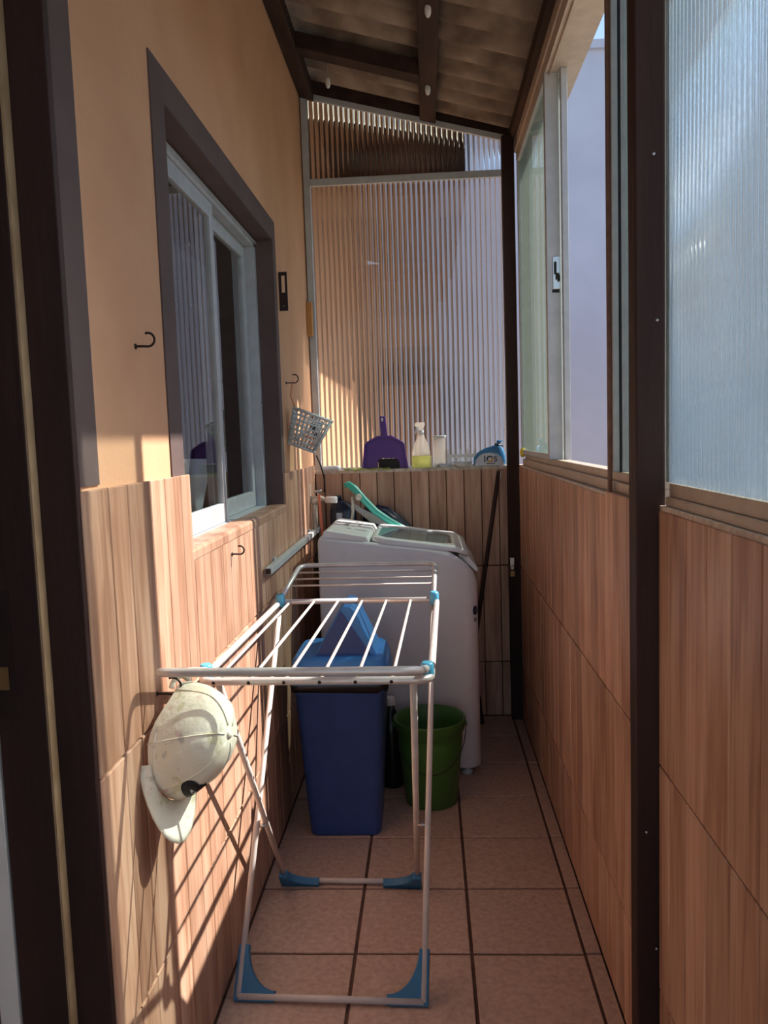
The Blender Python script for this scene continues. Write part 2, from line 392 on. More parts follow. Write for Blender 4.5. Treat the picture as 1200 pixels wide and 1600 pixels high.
for z0, z1 in ((0.002, 0.395), (0.395, 0.91), (0.91, 1.425)):
    for a, b in grow(1.337, 4.17, ygood):
        top = z1
        if z1 > 1:
            m = (a + b) / 2
            top = 1.425 if b < 1.97 else (1.235 if m < 3.335 else 1.365)
        plank(wall_left, (XL, a, z0), (0, 1, 0), (0, 0, 1), (1, 0, 0), b - a, top - z0, 0.010 + random.uniform(0, .0012), 'wood_tile')
    for a, b in grow(-0.58, DY0 - .06):
        plank(wall_left, (XL, a, z0), (0, 1, 0), (0, 0, 1), (1, 0, 0), b - a, z1 - z0, 0.010, 'wood_tile')
MB().box(-.669, XL + .012, WY0 - .0, WY1, 1.20, 1.236).build('window_sill', 'wood_tile', wall_left, bevel=.008)
# ---- right parapet
wr = MB().box(XR, .60, 1.72, 4.30, -.05, 1.318).box(XRN, .60, -.6, 1.72, -.05, 1.318)
wall_right = wr.build('wall_right', 'tile_grout'); wall_right['kind'] = 'structure'
for z0, z1 in ((0.002, 0.295), (0.295, 0.81), (0.81, 1.33)):
    for a, b in grow(1.765, 4.17, (), .07, .105):
        plank(wall_right, (XR, b, z0), (0, -1, 0), (0, 0, 1), (-1, 0, 0), b - a, z1 - z0 + (0.012 if z1 > 1 and b < 2.2 else 0), 0.010 + random.uniform(0, .0012), 'wood_tile')
    for a, b in [(y0, y1) for y0, y1 in zip([1.07, 1.175, 1.295, 1.407, 1.521, 1.625], [1.175, 1.295, 1.407, 1.521, 1.625, 1.70])] + grow(-.58, 1.07, (), .1, .12):
        dz = -0.035 if z1 < 1 else 0
        plank(wall_right, (XRN, b, max(.002, z0 - .035)), (0, -1, 0), (0, 0, 1), (-1, 0, 0), b - a, z1 + dz - max(.002, z0 - .035), 0.010 + random.uniform(0, .0012), 'wood_tile')
MB().box(.462, .60, 1.765, 4.17, 1.318, 1.335).box(.482, .60, -.58, 1.70, 1.318, 1.337).build('mortar_ledge', 'mortar', wall_right)
# ---- back parapet
wall_back = MB().box(-.60, .47, YB, 4.30, -.05, 1.315).build('wall_back', 'tile_grout'); wall_back['kind'] = 'structure'
bx = [-.592, -.545, -.452, -.36, -.27, -.182, -.092, 0.0, .09, .182, .272, .362, .458]
for z0, z1 in ((0.002, 0.295), (0.295, 0.81), (0.81, 1.325)):
    for a, b in zip(bx[:-1], bx[1:]):
        plank(wall_back, (a, YB, z0), (1, 0, 0), (0, 0, 1), (0, -1, 0), b - a, z1 - z0, 0.010 + random.uniform(0, .0012), 'wood_tile')
MB().box(-.592, .458, 4.168, 4.30, 1.315, 1.332).build('mortar_ledge', 'mortar', wall_back)
# ---- roof: corrugated sheets on timber
def roof_z(x): return 3.28 - 0.28 * (x + 0.59)
ceil_ = setting('ceiling')
def sheet(x0, x1, y0, y1, dz, name='roof_sheet'):
    n = int((y1 - y0) / 0.0146); vs = []; fs = []
    for i in range(n + 1):
        y_ = y0 + (y1 - y0) * i / n; w = 0.021 * math.cos(2 * math.pi * y_ / 0.146)
        for xx in (x0, x1):
            for t in (0, .007): vs.append((xx, y_, roof_z(xx) + dz + w + t))
    for i in range(n):
        q = 4 * i; fs += [(q, q + 2, q + 6, q + 4), (q + 1, q + 5, q + 7, q + 3), (q, q + 4, q + 5, q + 1), (q + 2, q + 3, q + 7, q + 6)]
    fs += [(0, 1, 3, 2), (4 * n, 4 * n + 2, 4 * n + 3, 4 * n + 1)]
    b = MB(); b.add(vs, fs, True); return b.build(name, 'fibre_cement', ceil_)
for k, (a, b) in enumerate(((-.75, .45), (.40, 1.55), (1.50, 2.62), (2.58, 3.70), (3.65, 4.42))):
    sheet(-.62, .10, a, b, .046 + .004 * (k % 2)); sheet(.035, .60, a, b, .034 + .004 * (k % 2))
for k, (a, b) in enumerate(((4.38, 6.4), (6.35, 8.45))):
    sheet(-.604, .25, a, b, .046 + .004 * (k % 2), 'eaves_sheet').data.materials[0] = MATS['roof_timber']
MB().box(.205, .245, 4.40, 6.9, 2.80, 3.10).build('shade_board', 'roof_timber', ceil_)  # added board: shades the outer wall and darkens the view through the end panel
def slopebox(x0, x1, y0, y1, drop, up, name, mat='roof_timber'):
    vs = [(x0, y0, roof_z(x0) - drop), (x1, y0, roof_z(x1) - drop), (x1, y1, roof_z(x1) - drop), (x0, y1, roof_z(x0) - drop),
          (x0, y0, roof_z(x0) + up), (x1, y0, roof_z(x1) + up), (x1, y1, roof_z(x1) + up), (x0, y1, roof_z(x0) + up)]
    b = MB(); b.add(vs, [(0, 3, 2, 1), (4, 5, 6, 7), (0, 1, 5, 4), (1, 2, 6, 5), (2, 3, 7, 6), (3, 0, 4, 7)]); return b.build(name, mat, ceil_, bevel=.003)
slopebox(.005, .085, -.58, 4.30, .028, .022, 'purlin')
slopebox(-.602, -.53, -.58, 4.30, .055, .018, 'wall_plate')
slopebox(.445, .535, -.58, 4.30, .05, .01, 'eaves_beam')
for yy in (3.66, 2.3, .9): slopebox(-.53, .005, yy, yy + .09, .05, .018, 'rafter')
for p in ((-.428, 3.984), (.045, 3.80), (.045, 3.12), (.045, 2.4), (-.428, 3.2)):
    MB().lathe([(.0005, -.078)] + [(.0125 * math.sin(math.pi * k / 10), -.052 - .026 * math.cos(math.pi * k / 10)) for k in range(1, 10)] + [(.002, -.026), (.002, .03)], (p[0], p[1], roof_z(p[0]) + .01), 12).build('bolt_cap', 'white_paint', ceil_)
# ================================================================== POSTS
def post(x0, x1, y0, y1, z1, label):
    t = thing('wooden_post', ((x0 + x1) / 2, (y0 + y1) / 2, 0), label, 'post')
    n = 9; rings = []
    for k in range(n):
        z = z1 * k / (n - 1); w = lambda s: random.uniform(-.0012, .0012)
        rings.append([Vector((x0 + w(0), y0 + w(0), z)), Vector((x1, y0 + w(0), z)), Vector((x1, y1, z)), Vector((x0 + w(0), y1, z))])
    MB().loft(rings, smooth=False).build('post_timber', 'dark_wood', t, bevel=.004)
    return t
pn = post(.433, .495, 1.703, 1.763, 2.93, 'thick dark brown timber post near the camera between two windows')
for z in (.35, .62, 1.72, 2.05, 2.4): MB().lathe([(.004, 0), (.003, .0015), (.0005, .002)], (.45 + random.uniform(0, .03), 1.7035, z), 10, axis=(0, -1, 0)).build('nail_head', 'chrome', pn)
pf = post(.402, .462, 4.095, 4.158, 2.95, 'slim dark post in the far corner beside the ribbed end panel')
MB().box(.405, .425, 4.088, 4.096, .80, .86).build('hasp', 'chrome', pf)
# padlock hanging on the far post
pk = thing('padlock', (.415, 4.078, .765), 'small metal padlock hanging on the far corner post', 'padlock')
MB().box(.402, .428, 4.070, 4.086, .765, .797).build('padlock_body', 'brass', pk, bevel=.003)
MB().tube([(.407, 4.078, .795)] + [(.415 + .008 * math.cos(a), 4.078, .812 + .008 * math.sin(a)) for a in [math.pi - k * math.pi / 8 for k in range(9)]] + [(.423, 4.078, .795)], .0025, 8).build('shackle', 'chrome', pk)
# ================================================================== WINDOWS
# window_1: sliding window of the house
w1 = setting('window_1', (-.70, (WY0 + WY1) / 2, WZ0))
fx0, fx1 = -.738, -.671
fr = MB().box(fx0, fx1, WY0 + .003, WY1 - .003, WZ0 + .0, WZ0 + .030).box(fx0, fx1, WY0 + .003, WY1 - .003, WZ1 - .035, WZ1 - .004).box(fx0, fx1, WY0 + .003, WY0 + .035, WZ0, WZ1).box(fx0, fx1, WY1 - .04, WY1 - .003, WZ0, WZ1)
fr.build('frame', 'window_aluminium', w1, bevel=.002)
MB().box(fx1 - .012, fx1 + .006, WY0 + .003, WY1 - .003, WZ1 - .022, WZ1 - .012).build('track_lip', 'window_aluminium', w1)
for z in (1.73, 1.70):
    pass
for yy in (WY1 - .022,):
    MB().lathe([(.004, 0), (.0005, .002)], (fx1, yy, 1.655), 10, axis=(1, 0, 0)).build('screw', 'dark_metal', w1)
def sash(xc, y0, y1, z0, z1, parent, fm, gm, st=.042, top=.05, bot=.062, th=.022):
    s_ = MB().box(xc - th / 2, xc + th / 2, y0, y0 + st, z0, z1).box(xc - th / 2, xc + th / 2, y1 - st, y1, z0, z1).box(xc - th / 2, xc + th / 2, y0 + st, y1 - st, z0, z0 + bot).box(xc - th / 2, xc + th / 2, y0 + st, y1 - st, z1 - top, z1).build('sash', fm, parent, bevel=.002)
    MB().box(xc - .002, xc + .002, y0 + st - .004, y1 - st + .004, z0 + bot - .004, z1 - top + .004).build('pane', gm, s_)
    return s_
sash(-.688, WY0 + .036, 2.645, WZ0 + .031, WZ1 - .036, w1, 'window_aluminium', 'clear_glass')
sash(-.718, 2.60, WY1 - .041, WZ0 + .031, WZ1 - .036, w1, 'window_aluminium', 'clear_glass', st=.05)
# window_2: far window over the right parapet, sash slid open
w2 = setting('window_2', (.50, 2.9, 1.335))
MB().box(.478, .535, 1.765, 4.092, 1.335, 1.365).box(.490, .535, 1.765, 4.092, 1.365, 1.390).build('sill_rail', 'bronze_aluminium', w2, bevel=.002)
MB().box(.470, .600, 1.765, 4.092, 2.820, 2.955).box(.485, .492, 1.765, 4.092, 2.808, 2.820).box(.462, .470, 1.765, 4.092, 2.86, 2.872).build('head_rail', 'bronze_aluminium', w2, bevel=.002)
MB().box(.472, .53, 4.06, 4.092, 1.39, 2.82).build('jamb', 'bronze_aluminium', w2, bevel=.002)
MB().box(.462, .472, 2.085, 2.10, 1.335, 2.82).build('jamb', 'rust_edge', w2, bevel=.002)
MB().box(.472, .488, 2.075, 2.10, 1.39, 2.82).build('jamb', 'window_aluminium', w2, bevel=.002)
MB().box(.488, .494, 2.075, 2.096, 1.39, 2.82).build('jamb_gap_shade', 'black_rubber', w2)  # black strip painting the shade in the gap between frame bars
MB().box(.494, .516, 2.075, 2.10, 1.39, 2.82).build('jamb', 'window_aluminium', w2, bevel=.002)
MB().box(.478, .53, 1.766, 1.80, 1.39, 2.82).build('jamb', 'window_aluminium', w2, bevel=.002)
MB().box(.502, .508, 1.80, 2.085, 1.39, 2.82).build('pane', 'side_glass', w2)
s2 = MB().box(.468, .520, 3.13, 3.165, 1.39, 2.82).box(.468, .49, 4.03, 4.06, 1.39, 2.82).box(.468, .49, 3.165, 4.03, 1.39, 1.412).box(.468, .49, 3.165, 4.03, 2.80, 2.82).build('sash', 'window_aluminium', w2, bevel=.002)
MB().box(.476, .481, 3.165, 4.03, 1.41, 2.805).build('pane', 'frosted_glass', s2)
s3 = MB().box(.522, .545, 3.09, 3.12, 1.39, 2.82).build('sash', 'window_aluminium', w2, bevel=.002)
MB().box(.530, .536, 3.12, 4.06, 1.39, 2.82).build('pane', 'frosted_glass', s3)
lk = MB().box(.490, .517, 3.126, 3.131, 2.035, 2.155).build('latch_plate', 'chrome', s2, bevel=.001)
lk2 = MB().box(.495, .503, 3.117, 3.127, 2.09, 2.135).box(.501, .512, 3.112, 3.127, 2.07, 2.092).box(.508, .515, 3.112, 3.127, 2.062, 2.085).build('latch_lever', 'black_rubber', s2, bevel=.002)
MB().box(.487, .515, 3.1295, 3.1315, 2.022, 2.034).build('latch_seal', 'black_rubber', s2)
# window_3: near ribbed window
w3 = setting('window_3', (.51, .6, 1.337))
MB().box(.492, .545, -.58, 1.695, 1.337, 1.356).box(.500, .545, -.58, 1.695, 1.356, 1.384).build('sill_rail', 'bronze_aluminium', w3, bevel=.002)
MB().box(.492, .60, -.58, 1.695, 2.82, 2.955).build('head_rail', 'bronze_aluminium', w3, bevel=.002)
MB().box(.505, .525, 1.748, 1.762, 1.384, 2.82).build('jamb', 'bronze_aluminium', w3)
MB().box(.490, .545, -.58, -.55, 1.384, 2.82).build('jamb', 'bronze_aluminium', w3)
fluted('ribbed_pane', 'y', -.55, 1.748, 1.384, 2.825, .515, 'fluted_glass', w3, pitch=.0223, amp=.0065, flat='fluted_glass')
# window_4: ribbed end panel
w4 = setting('window_4', (0, 4.235, 1.332))
YP = 4.235
MB().box(-.600, -.566, YP - .02, YP + .02, 1.332, 3.25).build('frame_post', 'window_aluminium', w4, bevel=.002)
MB().box(-.566, .46, YP - .018, YP + .018, 2.79, 2.826).build('frame_crossbar', 'window_aluminium', w4, bevel=.002)
MB().box(-.566, .46, YP - .012, YP + .012, 1.332, 1.343).build('frame_sill', 'window_aluminium', w4)
def slopebar(x0, x1, z0, z1, t, name):
    b = MB(); b.add([(x0, YP - .018, z0 - t), (x1, YP - .018, z1 - t), (x1, YP + .018, z1 - t), (x0, YP + .018, z0 - t), (x0, YP - .018, z0), (x1, YP - .018, z1), (x1, YP + .018, z1), (x0, YP + .018, z0)],
                    [(0, 3, 2, 1), (4, 5, 6, 7), (0, 1, 5, 4), (1, 2, 6, 5), (2, 3, 7, 6), (3, 0, 4, 7)]); return b.build(name, 'window_aluminium', w4, bevel=.002)
slopebar(-.566, .46, 3.25, 2.985, .03, 'frame_top')
fa = MB(); fa.add([(x, y_, z) for y_ in (YP - .012, YP + .012) for x, z in ((-.60, 3.245), (.46, 2.975), (.46, roof_z(.46) + .06), (-.60, roof_z(-.60) + .06))], [(0, 1, 2, 3), (7, 6, 5, 4), (0, 4, 5, 1), (1, 5, 6, 2), (2, 6, 7, 3), (3, 7, 4, 0)])
fa.build('gable_board', 'roof_timber', w4)
fluted('ribbed_pane', 'x', -.566, .459, 1.343, 2.79, YP, 'fluted_sheet', w4, pitch=.0256)
fluted('ribbed_pane', 'x', -.566, .459, 2.826, (3.22, 2.955), YP, 'fluted_sheet', w4, pitch=.0256)
# ================================================================== DOORWAY
d1 = setting('door_1', (-.67, DY1, 0))
MB().box(-.663, -.598, 1.325, DY1 - .001, 0, DZ - .001).build('door_jamb', 'dark_wood', d1, bevel=.002)
MB().box(-.752, -.667, 1.300, DY1 - .001, 0, DZ - .001).build('door_stop', 'dark_wood', d1, bevel=.002)
MB().box(-.667, -.663, 1.301, 1.326, 0, DZ - .001).build('stop_lit_face', 'beige_lit_edge', d1)  # side face of the door stop, its lit look painted in beige
MB().box(-.79, -.756, 1.298, 1.345, 0, DZ).build('inner_trim', 'white_paint', d1)
sp = MB().box(-.752, -.716, 1.2975, 1.300, 1.04, 1.26).build('strike_plate', 'dark_metal', d1)
MB().box(-.742, -.726, 1.2965, 1.2976, 1.09, 1.13).build('strike_slot', 'brass', sp)
# ---- kitchen behind the house wall
kt = MB().box(-3.2, -3.1, .0, 4.6, 0, 2.8).box(-3.1, -.756, 4.5, 4.6, 0, 2.8).box(-3.1, -.756, .0, .1, 0, 2.8).box(-3.2, -.756, 0, 4.6, 2.8, 2.9).build('wall_inside', 'kitchen_wall'); kt['kind'] = 'structure'
tag(MB().box(-3.2, -.60, 0, 4.6, -.12, -.004).build('floor_inside', 'floor_tile'), kind='structure')
# ================================================================== OUTDOORS
tag(MB().box(-14, 40, -20, 60, -.4, -.125).build('ground', 'far_ground'), kind='structure')
nb = thing('neighbor_building', (1.35, 8.5, 0), 'tall plain white building seen through the open window', 'building')
MB().box(.12, 2.16, 8.5, 12, -.1, 5.28).build('wall', 'neighbour_white', nb)
MB().box(.08, 2.20, 8.46, 12, 5.28, 5.36).build('coping', 'neighbour_white', nb)
lh = thing('neighbor_house', (5, 9.5, 0), 'low cream house with brown roof blurred behind the near ribbed glass', 'building')
MB().box(2.35, 9.0, 9.5, 14, -.1, 3.25).build('wall', 'neighbour_cream', lh)
b = MB(); b.add([(2.2, 9.1, 3.2), (9.2, 9.1, 3.2), (9.2, 14.2, 4.6), (2.2, 14.2, 4.6), (2.2, 9.1, 3.4), (9.2, 9.1, 3.4), (9.2, 14.2, 4.8), (2.2, 14.2, 4.8)], [(0, 3, 2, 1), (4, 5, 6, 7), (0, 1, 5, 4), (1, 2, 6, 5), (2, 3, 7, 6), (3, 0, 4, 7)])
b.build('roof', 'neighbour_roof', lh)
for xa in (2.9, 4.6, 6.4):
    w_ = MB().box(xa, xa + .9, 9.47, 9.5, 1.2, 2.3).build('window', 'kitchen_dark', lh)
    MB().box(xa + .05, xa + .85, 9.465, 9.47, 1.25, 2.25).build('pane', 'side_glass', w_)
by = thing('added_wall', (7.0, 3.0, 0), 'long pale unseen wall added to dim the glare low behind the near ribbed glass', 'wall')  # unseen wall, added to darken what shows through the near ribbed glass
MB().box(7.0, 7.2, -8, 9.0, -.1, 3.0).build('wall_panel', 'neighbour_cream', by)
MB().box(6.95, 7.25, -8, 9.0, 3.0, 3.12).build('coping', 'neighbour_roof', by)
bh = thing('yard_shed', (-.1, 7.2, 0), 'pale shed with dark opening blurred behind the ribbed end panel', 'building')
MB().box(-.60, .12, 7.2, 8.3, -.1, 2.86).build('wall', 'neighbour_beige', bh)
MB().box(-.604, .22, 6.95, 8.4, 2.86, 2.96).build('roof', 'neighbour_roof', bh)
MB().box(-.40, .06, 7.17, 7.2, 1.95, 2.28).build('window', 'kitchen_dark', bh)
MB().box(-.43, .09, 7.15, 7.2, 2.55, 2.63).build('lintel', 'neighbour_roof', bh)
def shrub(cx, cy, r, h, label):
    t = thing('shrub', (cx, cy, -.125), label, 'shrub', 'shrubs beyond the parapet')
    vs = []; fs = []
    for i in range(700):
        a = random.uniform(0, 6.283); q = random.random() ** .5 * r; z = random.uniform(.1, h) ; q *= math.sqrt(max(.1, 1 - (2 * z / h - 1) ** 2))
        c = Vector((cx + q * math.cos(a), cy + q * math.sin(a), z)); u = Vector((random.gauss(0, 1), random.gauss(0, 1), random.gauss(0, 1))).normalized(); v = u.orthogonal().normalized(); s_ = random.uniform(.04, .08)
        o = len(vs); vs += [c - u * s_, c + v * s_ * .4, c + u * s_, c - v * s_ * .4]; fs.append((o, o + 1, o + 2, o + 3))
    m = MB(); m.add(vs, fs); f_ = m.build('foliage', 'leaf', t); f_['kind'] = 'stuff'
    MB().tube([(cx, cy, -.125), (cx, cy, h * .5)], [.04, .02], 8).build('stem', 'broom_wood', t)
shrub(2.6, 6.2, .7, 1.5, 'green leafy shrub dimly seen low behind the near ribbed glass')
shrub(4.2, 5.2, .6, 1.3, 'wider green shrub beside another, low behind the ribbed glass')
# ================================================================== KITCHEN GLIMPSE
kc = thing('kitchen_cabinet', (-2.1, 4.2, 0), 'dark kitchen cabinet glimpsed through the house window', 'cabinet')
MB().box(-3.05, -1.2, 3.95, 4.49, .08, 2.2).build('cabinet_body', 'kitchen_dark', kc)
for k in range(3):
    dr = MB().box(-3.04 + k * .615, -2.44 + k * .615, 3.93, 3.95, .1, 2.18).build('cabinet_door', 'kitchen_dark', kc, bevel=.004)
    MB().box(-2.47 + k * .615, -2.455 + k * .615, 3.905, 3.93, 1.0, 1.2).build('handle', 'chrome', dr)
fb = thing('folding_table', (-.82, 2.6, 0), 'white folding table top leaning inside the house window', 'table')
MB().prism([(2.56, 1.05), (2.655, 1.10), (2.70, 1.22), (2.80, 1.335), (2.90, 1.44), (2.56, 1.45)], -.812, -.79, 'yz').build('table_top', 'kitchen_board', fb, bevel=.004)
MB().tube([(-.825, 2.56, 0), (-.825, 2.66, 1.3)], .011, 8).tube([(-.825, 2.72, 0), (-.825, 2.60, 1.3)], .011, 8).build('leg_frame', 'rack_steel', fb)
# ================================================================== CLOTHES RACK
TH = math.radians(1.56)
RU = Vector((math.cos(TH), -math.sin(TH), 0)); RV = Vector((math.sin(TH), math.cos(TH), 0)); RC = Vector((-.268, 2.256, 0))
def RP(a, b, z): return RC + RU * a + RV * b + Vector((0, 0, z))
rk = thing('clothes_rack', (-.268, 2.256, 0), 'white folding clothes airer with blue plastic feet in the passage', 'clothes rack')
def rounded(pts, r, n=5):
    """polyline with rounded inner corners"""
    pts = [Vector(p) for p in pts]; out = [pts[0]]
    for i in range(1, len(pts) - 1):
        p, a, c = pts[i], pts[i - 1], pts[i + 1]; u = (a - p).normalized(); v = (c - p).normalized()
        for k in range(n + 1):
            t = k / n; out.append((p + u * r) * (1 - t) ** 2 + p * (2 * t * (1 - t)) + (p + v * r) * t ** 2)
    out.append(pts[-1]); return out
hw, hl, zt = .272, .452, .94
c = [RP(-hw, -hl, zt), RP(hw, -hl, zt), RP(hw, hl, zt), RP(-hw, hl, zt)]
MB().tube(rounded([RP(0, hl, zt), c[3], c[0], c[1], c[2], RP(0.001, hl, zt)], .035), .0095, 12).build('tray_frame', 'rack_steel', rk)
for i in range(6):
    a = -.236 + .0836 * i
    MB().tube([RP(a, -hl, zt), RP(a, hl, zt)], .0045, 8).build('rung', 'rack_white', rk)
    MB().lathe([(.0045, 0), (.0040, .0012), (.0024, .0012), (.0020, .0004)], RP(a, -hl - .0092, zt - .001), 10, axis=-RV).build('rivet', 'dark_metal', rk)
def wing(s, z1, run):
    a = .262; y0 = s * (hl - .03); y1 = s * (hl + run)
    w_ = MB().tube(rounded([RP(-a, y0, zt + .018), RP(-a, y1, z1), RP(a, y1, z1), RP(a, y0, zt + .018)], .045), .0088, 12).build('wing_frame', 'rack_steel', rk)
    for f in (.3, .52, .74):
        z = zt + .018 + (z1 - zt - .018) * (f * run + .03) / (run + .03)
        MB().tube([RP(-a, s * (hl + f * run), z), RP(a, s * (hl + f * run), z)], .0036, 8).build('wing_rung', 'rack_white', w_)
    for q in (-1, 1):
        MB().lathe([(.013, -.022), (.0155, -.018), (.0155, .016), (.012, .022)], RP(q * .264, s * (hl - .03), zt + .012), 12).build('clip', 'clip_blue', rk)
wing(-1, 1.052, .30); wing(1, 1.012, .335)
def legs(top_l, top_r, ft_l, ft_r, h, w):
    tl, tr_, fl_, fr_ = map(Vector, (top_l, top_r, ft_l, ft_r))
    for t_, f_ in ((tl, fl_), (tr_, fr_)): MB().tube([t_, f_ + Vector((0, 0, .012))], .0088, 12).build('leg', 'rack_white', rk)
    MB().tube([fl_ + Vector((0, 0, .014)), fr_ + Vector((0, 0, .014))], .0088, 12).build('foot_bar', 'rack_white', rk)
    for f_, t_, o_ in ((fl_, tl, fr_), (fr_, tr_, fl_)):
        U = (o_ - f_).normalized(); V = (t_ - f_).normalized(); N = U.cross(V).normalized()
        poly = [(-.013, 0), (w, 0), (w, .026)]
        for k in range(9):
            q = math.radians(90 * k / 8); poly.append((.016 + (w - .016) * (1 - math.sin(q)), .026 + (h - .026) * (1 - math.cos(q))))
        poly += [(-.013, h)]
        n = len(poly); vs = [f_ + U * p + V * q + N * s_ * .0125 for s_ in (-1, 1) for p, q in poly]
        m = MB(); m.add(vs, [tuple(range(n)), tuple(reversed(range(n, 2 * n)))] + [(i, n + i, n + (i + 1) % n, (i + 1) % n) for i in range(n)])
        m.build('foot_bracket', 'foot_blue', rk, bevel=.003)
legs((-.524, 2.70, zt), (.004, 2.685, zt), (-.550, 1.995, 0), (-.052, 1.978, 0), .135, .098)
legs((-.508, 1.812, zt), (-.048, 1.800, zt), (-.522, 2.562, 0), (-.075, 2.550, 0), .085, .115)
for x_ in (-.530, -.048): MB().lathe([(.006, 0), (.006, .028), (.004, .031), (.0005, .032)], (x_ - .014, 2.262, .358), 10, axis=(1, 0, 0)).build('pivot_bolt', 'chrome', rk)
# ================================================================== BIN
bn = thing('trash_bin', (-.352, 3.005, 0), 'tall dark blue plastic bin with light blue swing lid', 'bin')
MB().loft([rrect(-.352, 3.005, .262, .232, .03, .0), rrect(-.352, 3.005, .27, .24, .03, .012), rrect(-.352, 3.002, .335, .30, .035, .56), rrect(-.352, 3.002, .352, .316, .035, .565), rrect(-.352, 3.002, .355, .318, .035, .60)]).build('bin_body', 'bin_blue', bn)
ring = rrect(-.352, 3.002, .362, .326, .037, .57); 
lo_ = [p + Vector((0, 0, random.uniform(-.012, .004))) for p in rrect(-.352, 3.002, .362, .326, .037, .578)]
MB().loft([lo_, rrect(-.352, 3.002, .366, .33, .037, .600), rrect(-.352, 3.002, .360, .324, .037, .606)]).build('liner_bag', 'bag_black', bn)
MB().loft([rrect(-.352, 3.002, .368, .332, .04, .600), rrect(-.352, 3.002, .372, .336, .042, .618), rrect(-.352, 3.002, .345, .31, .05, .685), rrect(-.352, 3.002, .32, .285, .05, .700)]).build('bin_lid', 'lid_blue', bn)
fp = MB().prism([(-.462, .66), (-.342, .872), (-.327, .884), (-.300, .880), (-.287, .866), (-.195, .665)], 2.885, 3.10, 'xz').build('swing_flap', 'lid_blue', bn, bevel=.006)
MB().prism([(-.452, .672), (-.338, .868), (-.212, .672)], 2.882, 2.886, 'xz').build('flap_shaded_face', 'bin_blue', fp)  # darker blue sheet paints shade on the flap's near side
# ================================================================== BUCKET, BOTTLE
bk = thing('bucket', (-.022, 3.185, 0), 'dark green plastic bucket in front of the washing machine', 'bucket')
bc = (-.024, 3.185, 0)
MB().lathe([(.1, 0), (.106, .004), (.133, .27), (.134, .305), (.141, .308), (.146, .345), (.149, .352), (.145, .356), (.138, .352), (.130, .29), (.103, .012), (.0005, .010)], bc, 40).build('bucket_body', 'bucket_green', bk)
hp = []
for k in range(17):
    a = math.radians(180 * k / 16); hp.append((bc[0] + .147 * math.cos(a), bc[1] - .10 * math.sin(a) - .045 * math.sin(a), .325 - .16 * math.sin(a)))
MB().tube(hp, .0018, 8).build('wire_handle', 'dark_metal', bk)
for q in (-1, 1): MB().lathe([(.012, 0), (.012, .008), (.0005, .010)], (bc[0] + q * .143, bc[1], .325), 10, axis=(q, 0, 0)).build('handle_lug', 'bucket_green', bk)
bt = thing('detergent_bottle', (-.192, 3.342, 0), 'dark bottle with white cap standing between bin and bucket', 'bottle')
MB().lathe([(.05, 0), (.052, .01), (.052, .24), (.045, .29), (.022, .33), (.018, .355)], (-.192, 3.342, 0), 24).build('bottle_body', 'oil_black', bt)
MB().lathe([(.020, .352), (.021, .356), (.021, .382), (.018, .388), (.0005, .390)], (-.192, 3.342, 0), 20).build('cap', 'white_plastic', bt)
# ================================================================== WASHING MACHINE
wm = thing('washing_machine', (-.15, 3.69, 0), 'white top loading washing machine against the left wall', 'washing machine')
def wtop(x): 
    z = 1.078 - .135 * (x + .47)
    if x > .05: z -= 5.0 * (x - .05) ** 2
    return z
def wring(z=None, inset=0.0, dz=0.0):
    x0, x1, y0, y1 = -.488 + inset, .198 - inset, 3.402 + inset, 3.975 - inset; pts = []
    rb, rf = .012, .055
    def corner(cx, cy, r, a0, n): 
        for k in range(n + 1):
            a = math.radians(a0 + 90 * k / n); pts.append((cx + r * math.cos(a), cy + r * math.sin(a)))
    corner(x1 - rf, y1 - rf, rf, 0, 8)
    for k in range(1, 10): pts.append((x1 - rf + (x0 + rb - x1 + rf) * k / 10, y1))
    corner(x0 + rb, y1 - rb, rb, 90, 3); corner(x0 + rb, y0 + rb, rb, 180, 3)
    for k in range(1, 10): pts.append((x0 + rb + (x1 - rf - x0 - rb) * k / 10, y0))
    corner(x1 - rf, y0 + rf, rf, 270, 8)
    return [Vector((x, y_, (wtop(x) + dz) if z is None else z)) for x, y_ in pts]
MB().loft([wring(.035, .01), wring(.045), wring(.80), wring(None, 0, -.03), wring(None, .004, -.012), wring(None, .014, 0)]).build('cabinet', 'appliance_white', wm)
MB().prism([(-.474, 1.07), (-.462, 1.098), (-.445, 1.104), (-.275, 1.072), (-.262, 1.045)], 3.418, 3.962, 'xz').build('control_panel', 'lid_white', wm, bevel=.006)
cp = [o for o in wm.children if o.name.startswith('control_panel')][0]
def onpanel(x): return 1.104 - (x + .445) * .032 / .17 + .0012
for k, (xa, ya, w_, d_) in enumerate(((-.40, 3.70, .02, .11), (-.36, 3.86, .012, .03), (-.34, 3.60, .05, .012), (-.38, 3.60, .02, .02), (-.34, 3.76, .012, .03), (-.34, 3.82, .012, .03))):
    m = MB(); m.add([(xa, ya, onpanel(xa)), (xa + w_, ya, onpanel(xa + w_)), (xa + w_, ya + d_, onpanel(xa + w_)), (xa, ya + d_, onpanel(xa)), (xa, ya, onpanel(xa) - .004), (xa + w_, ya, onpanel(xa + w_) - .004), (xa + w_, ya + d_, onpanel(xa + w_) - .004), (xa, ya + d_, onpanel(xa) - .004)], [(0, 1, 2, 3), (7, 6, 5, 4), (0, 4, 5, 1), (1, 5, 6, 2), (2, 6, 7, 3), (3, 7, 4, 0)])
    m.build('panel_button', 'print_grey', cp)
def lz(x): return wtop(min(x, .05)) - .135 * max(0, x - .05) + .012
ro = rrect(-.045, 3.69, .42, .545, .06, 0, 6); ri = rrect(-.07, 3.69, .33, .44, .07, 0, 6)
def zset(r, dz): return [Vector((p.x, p.y, lz(p.x) + dz - (2.2 * max(0, p.x - .07) ** 2))) for p in r]
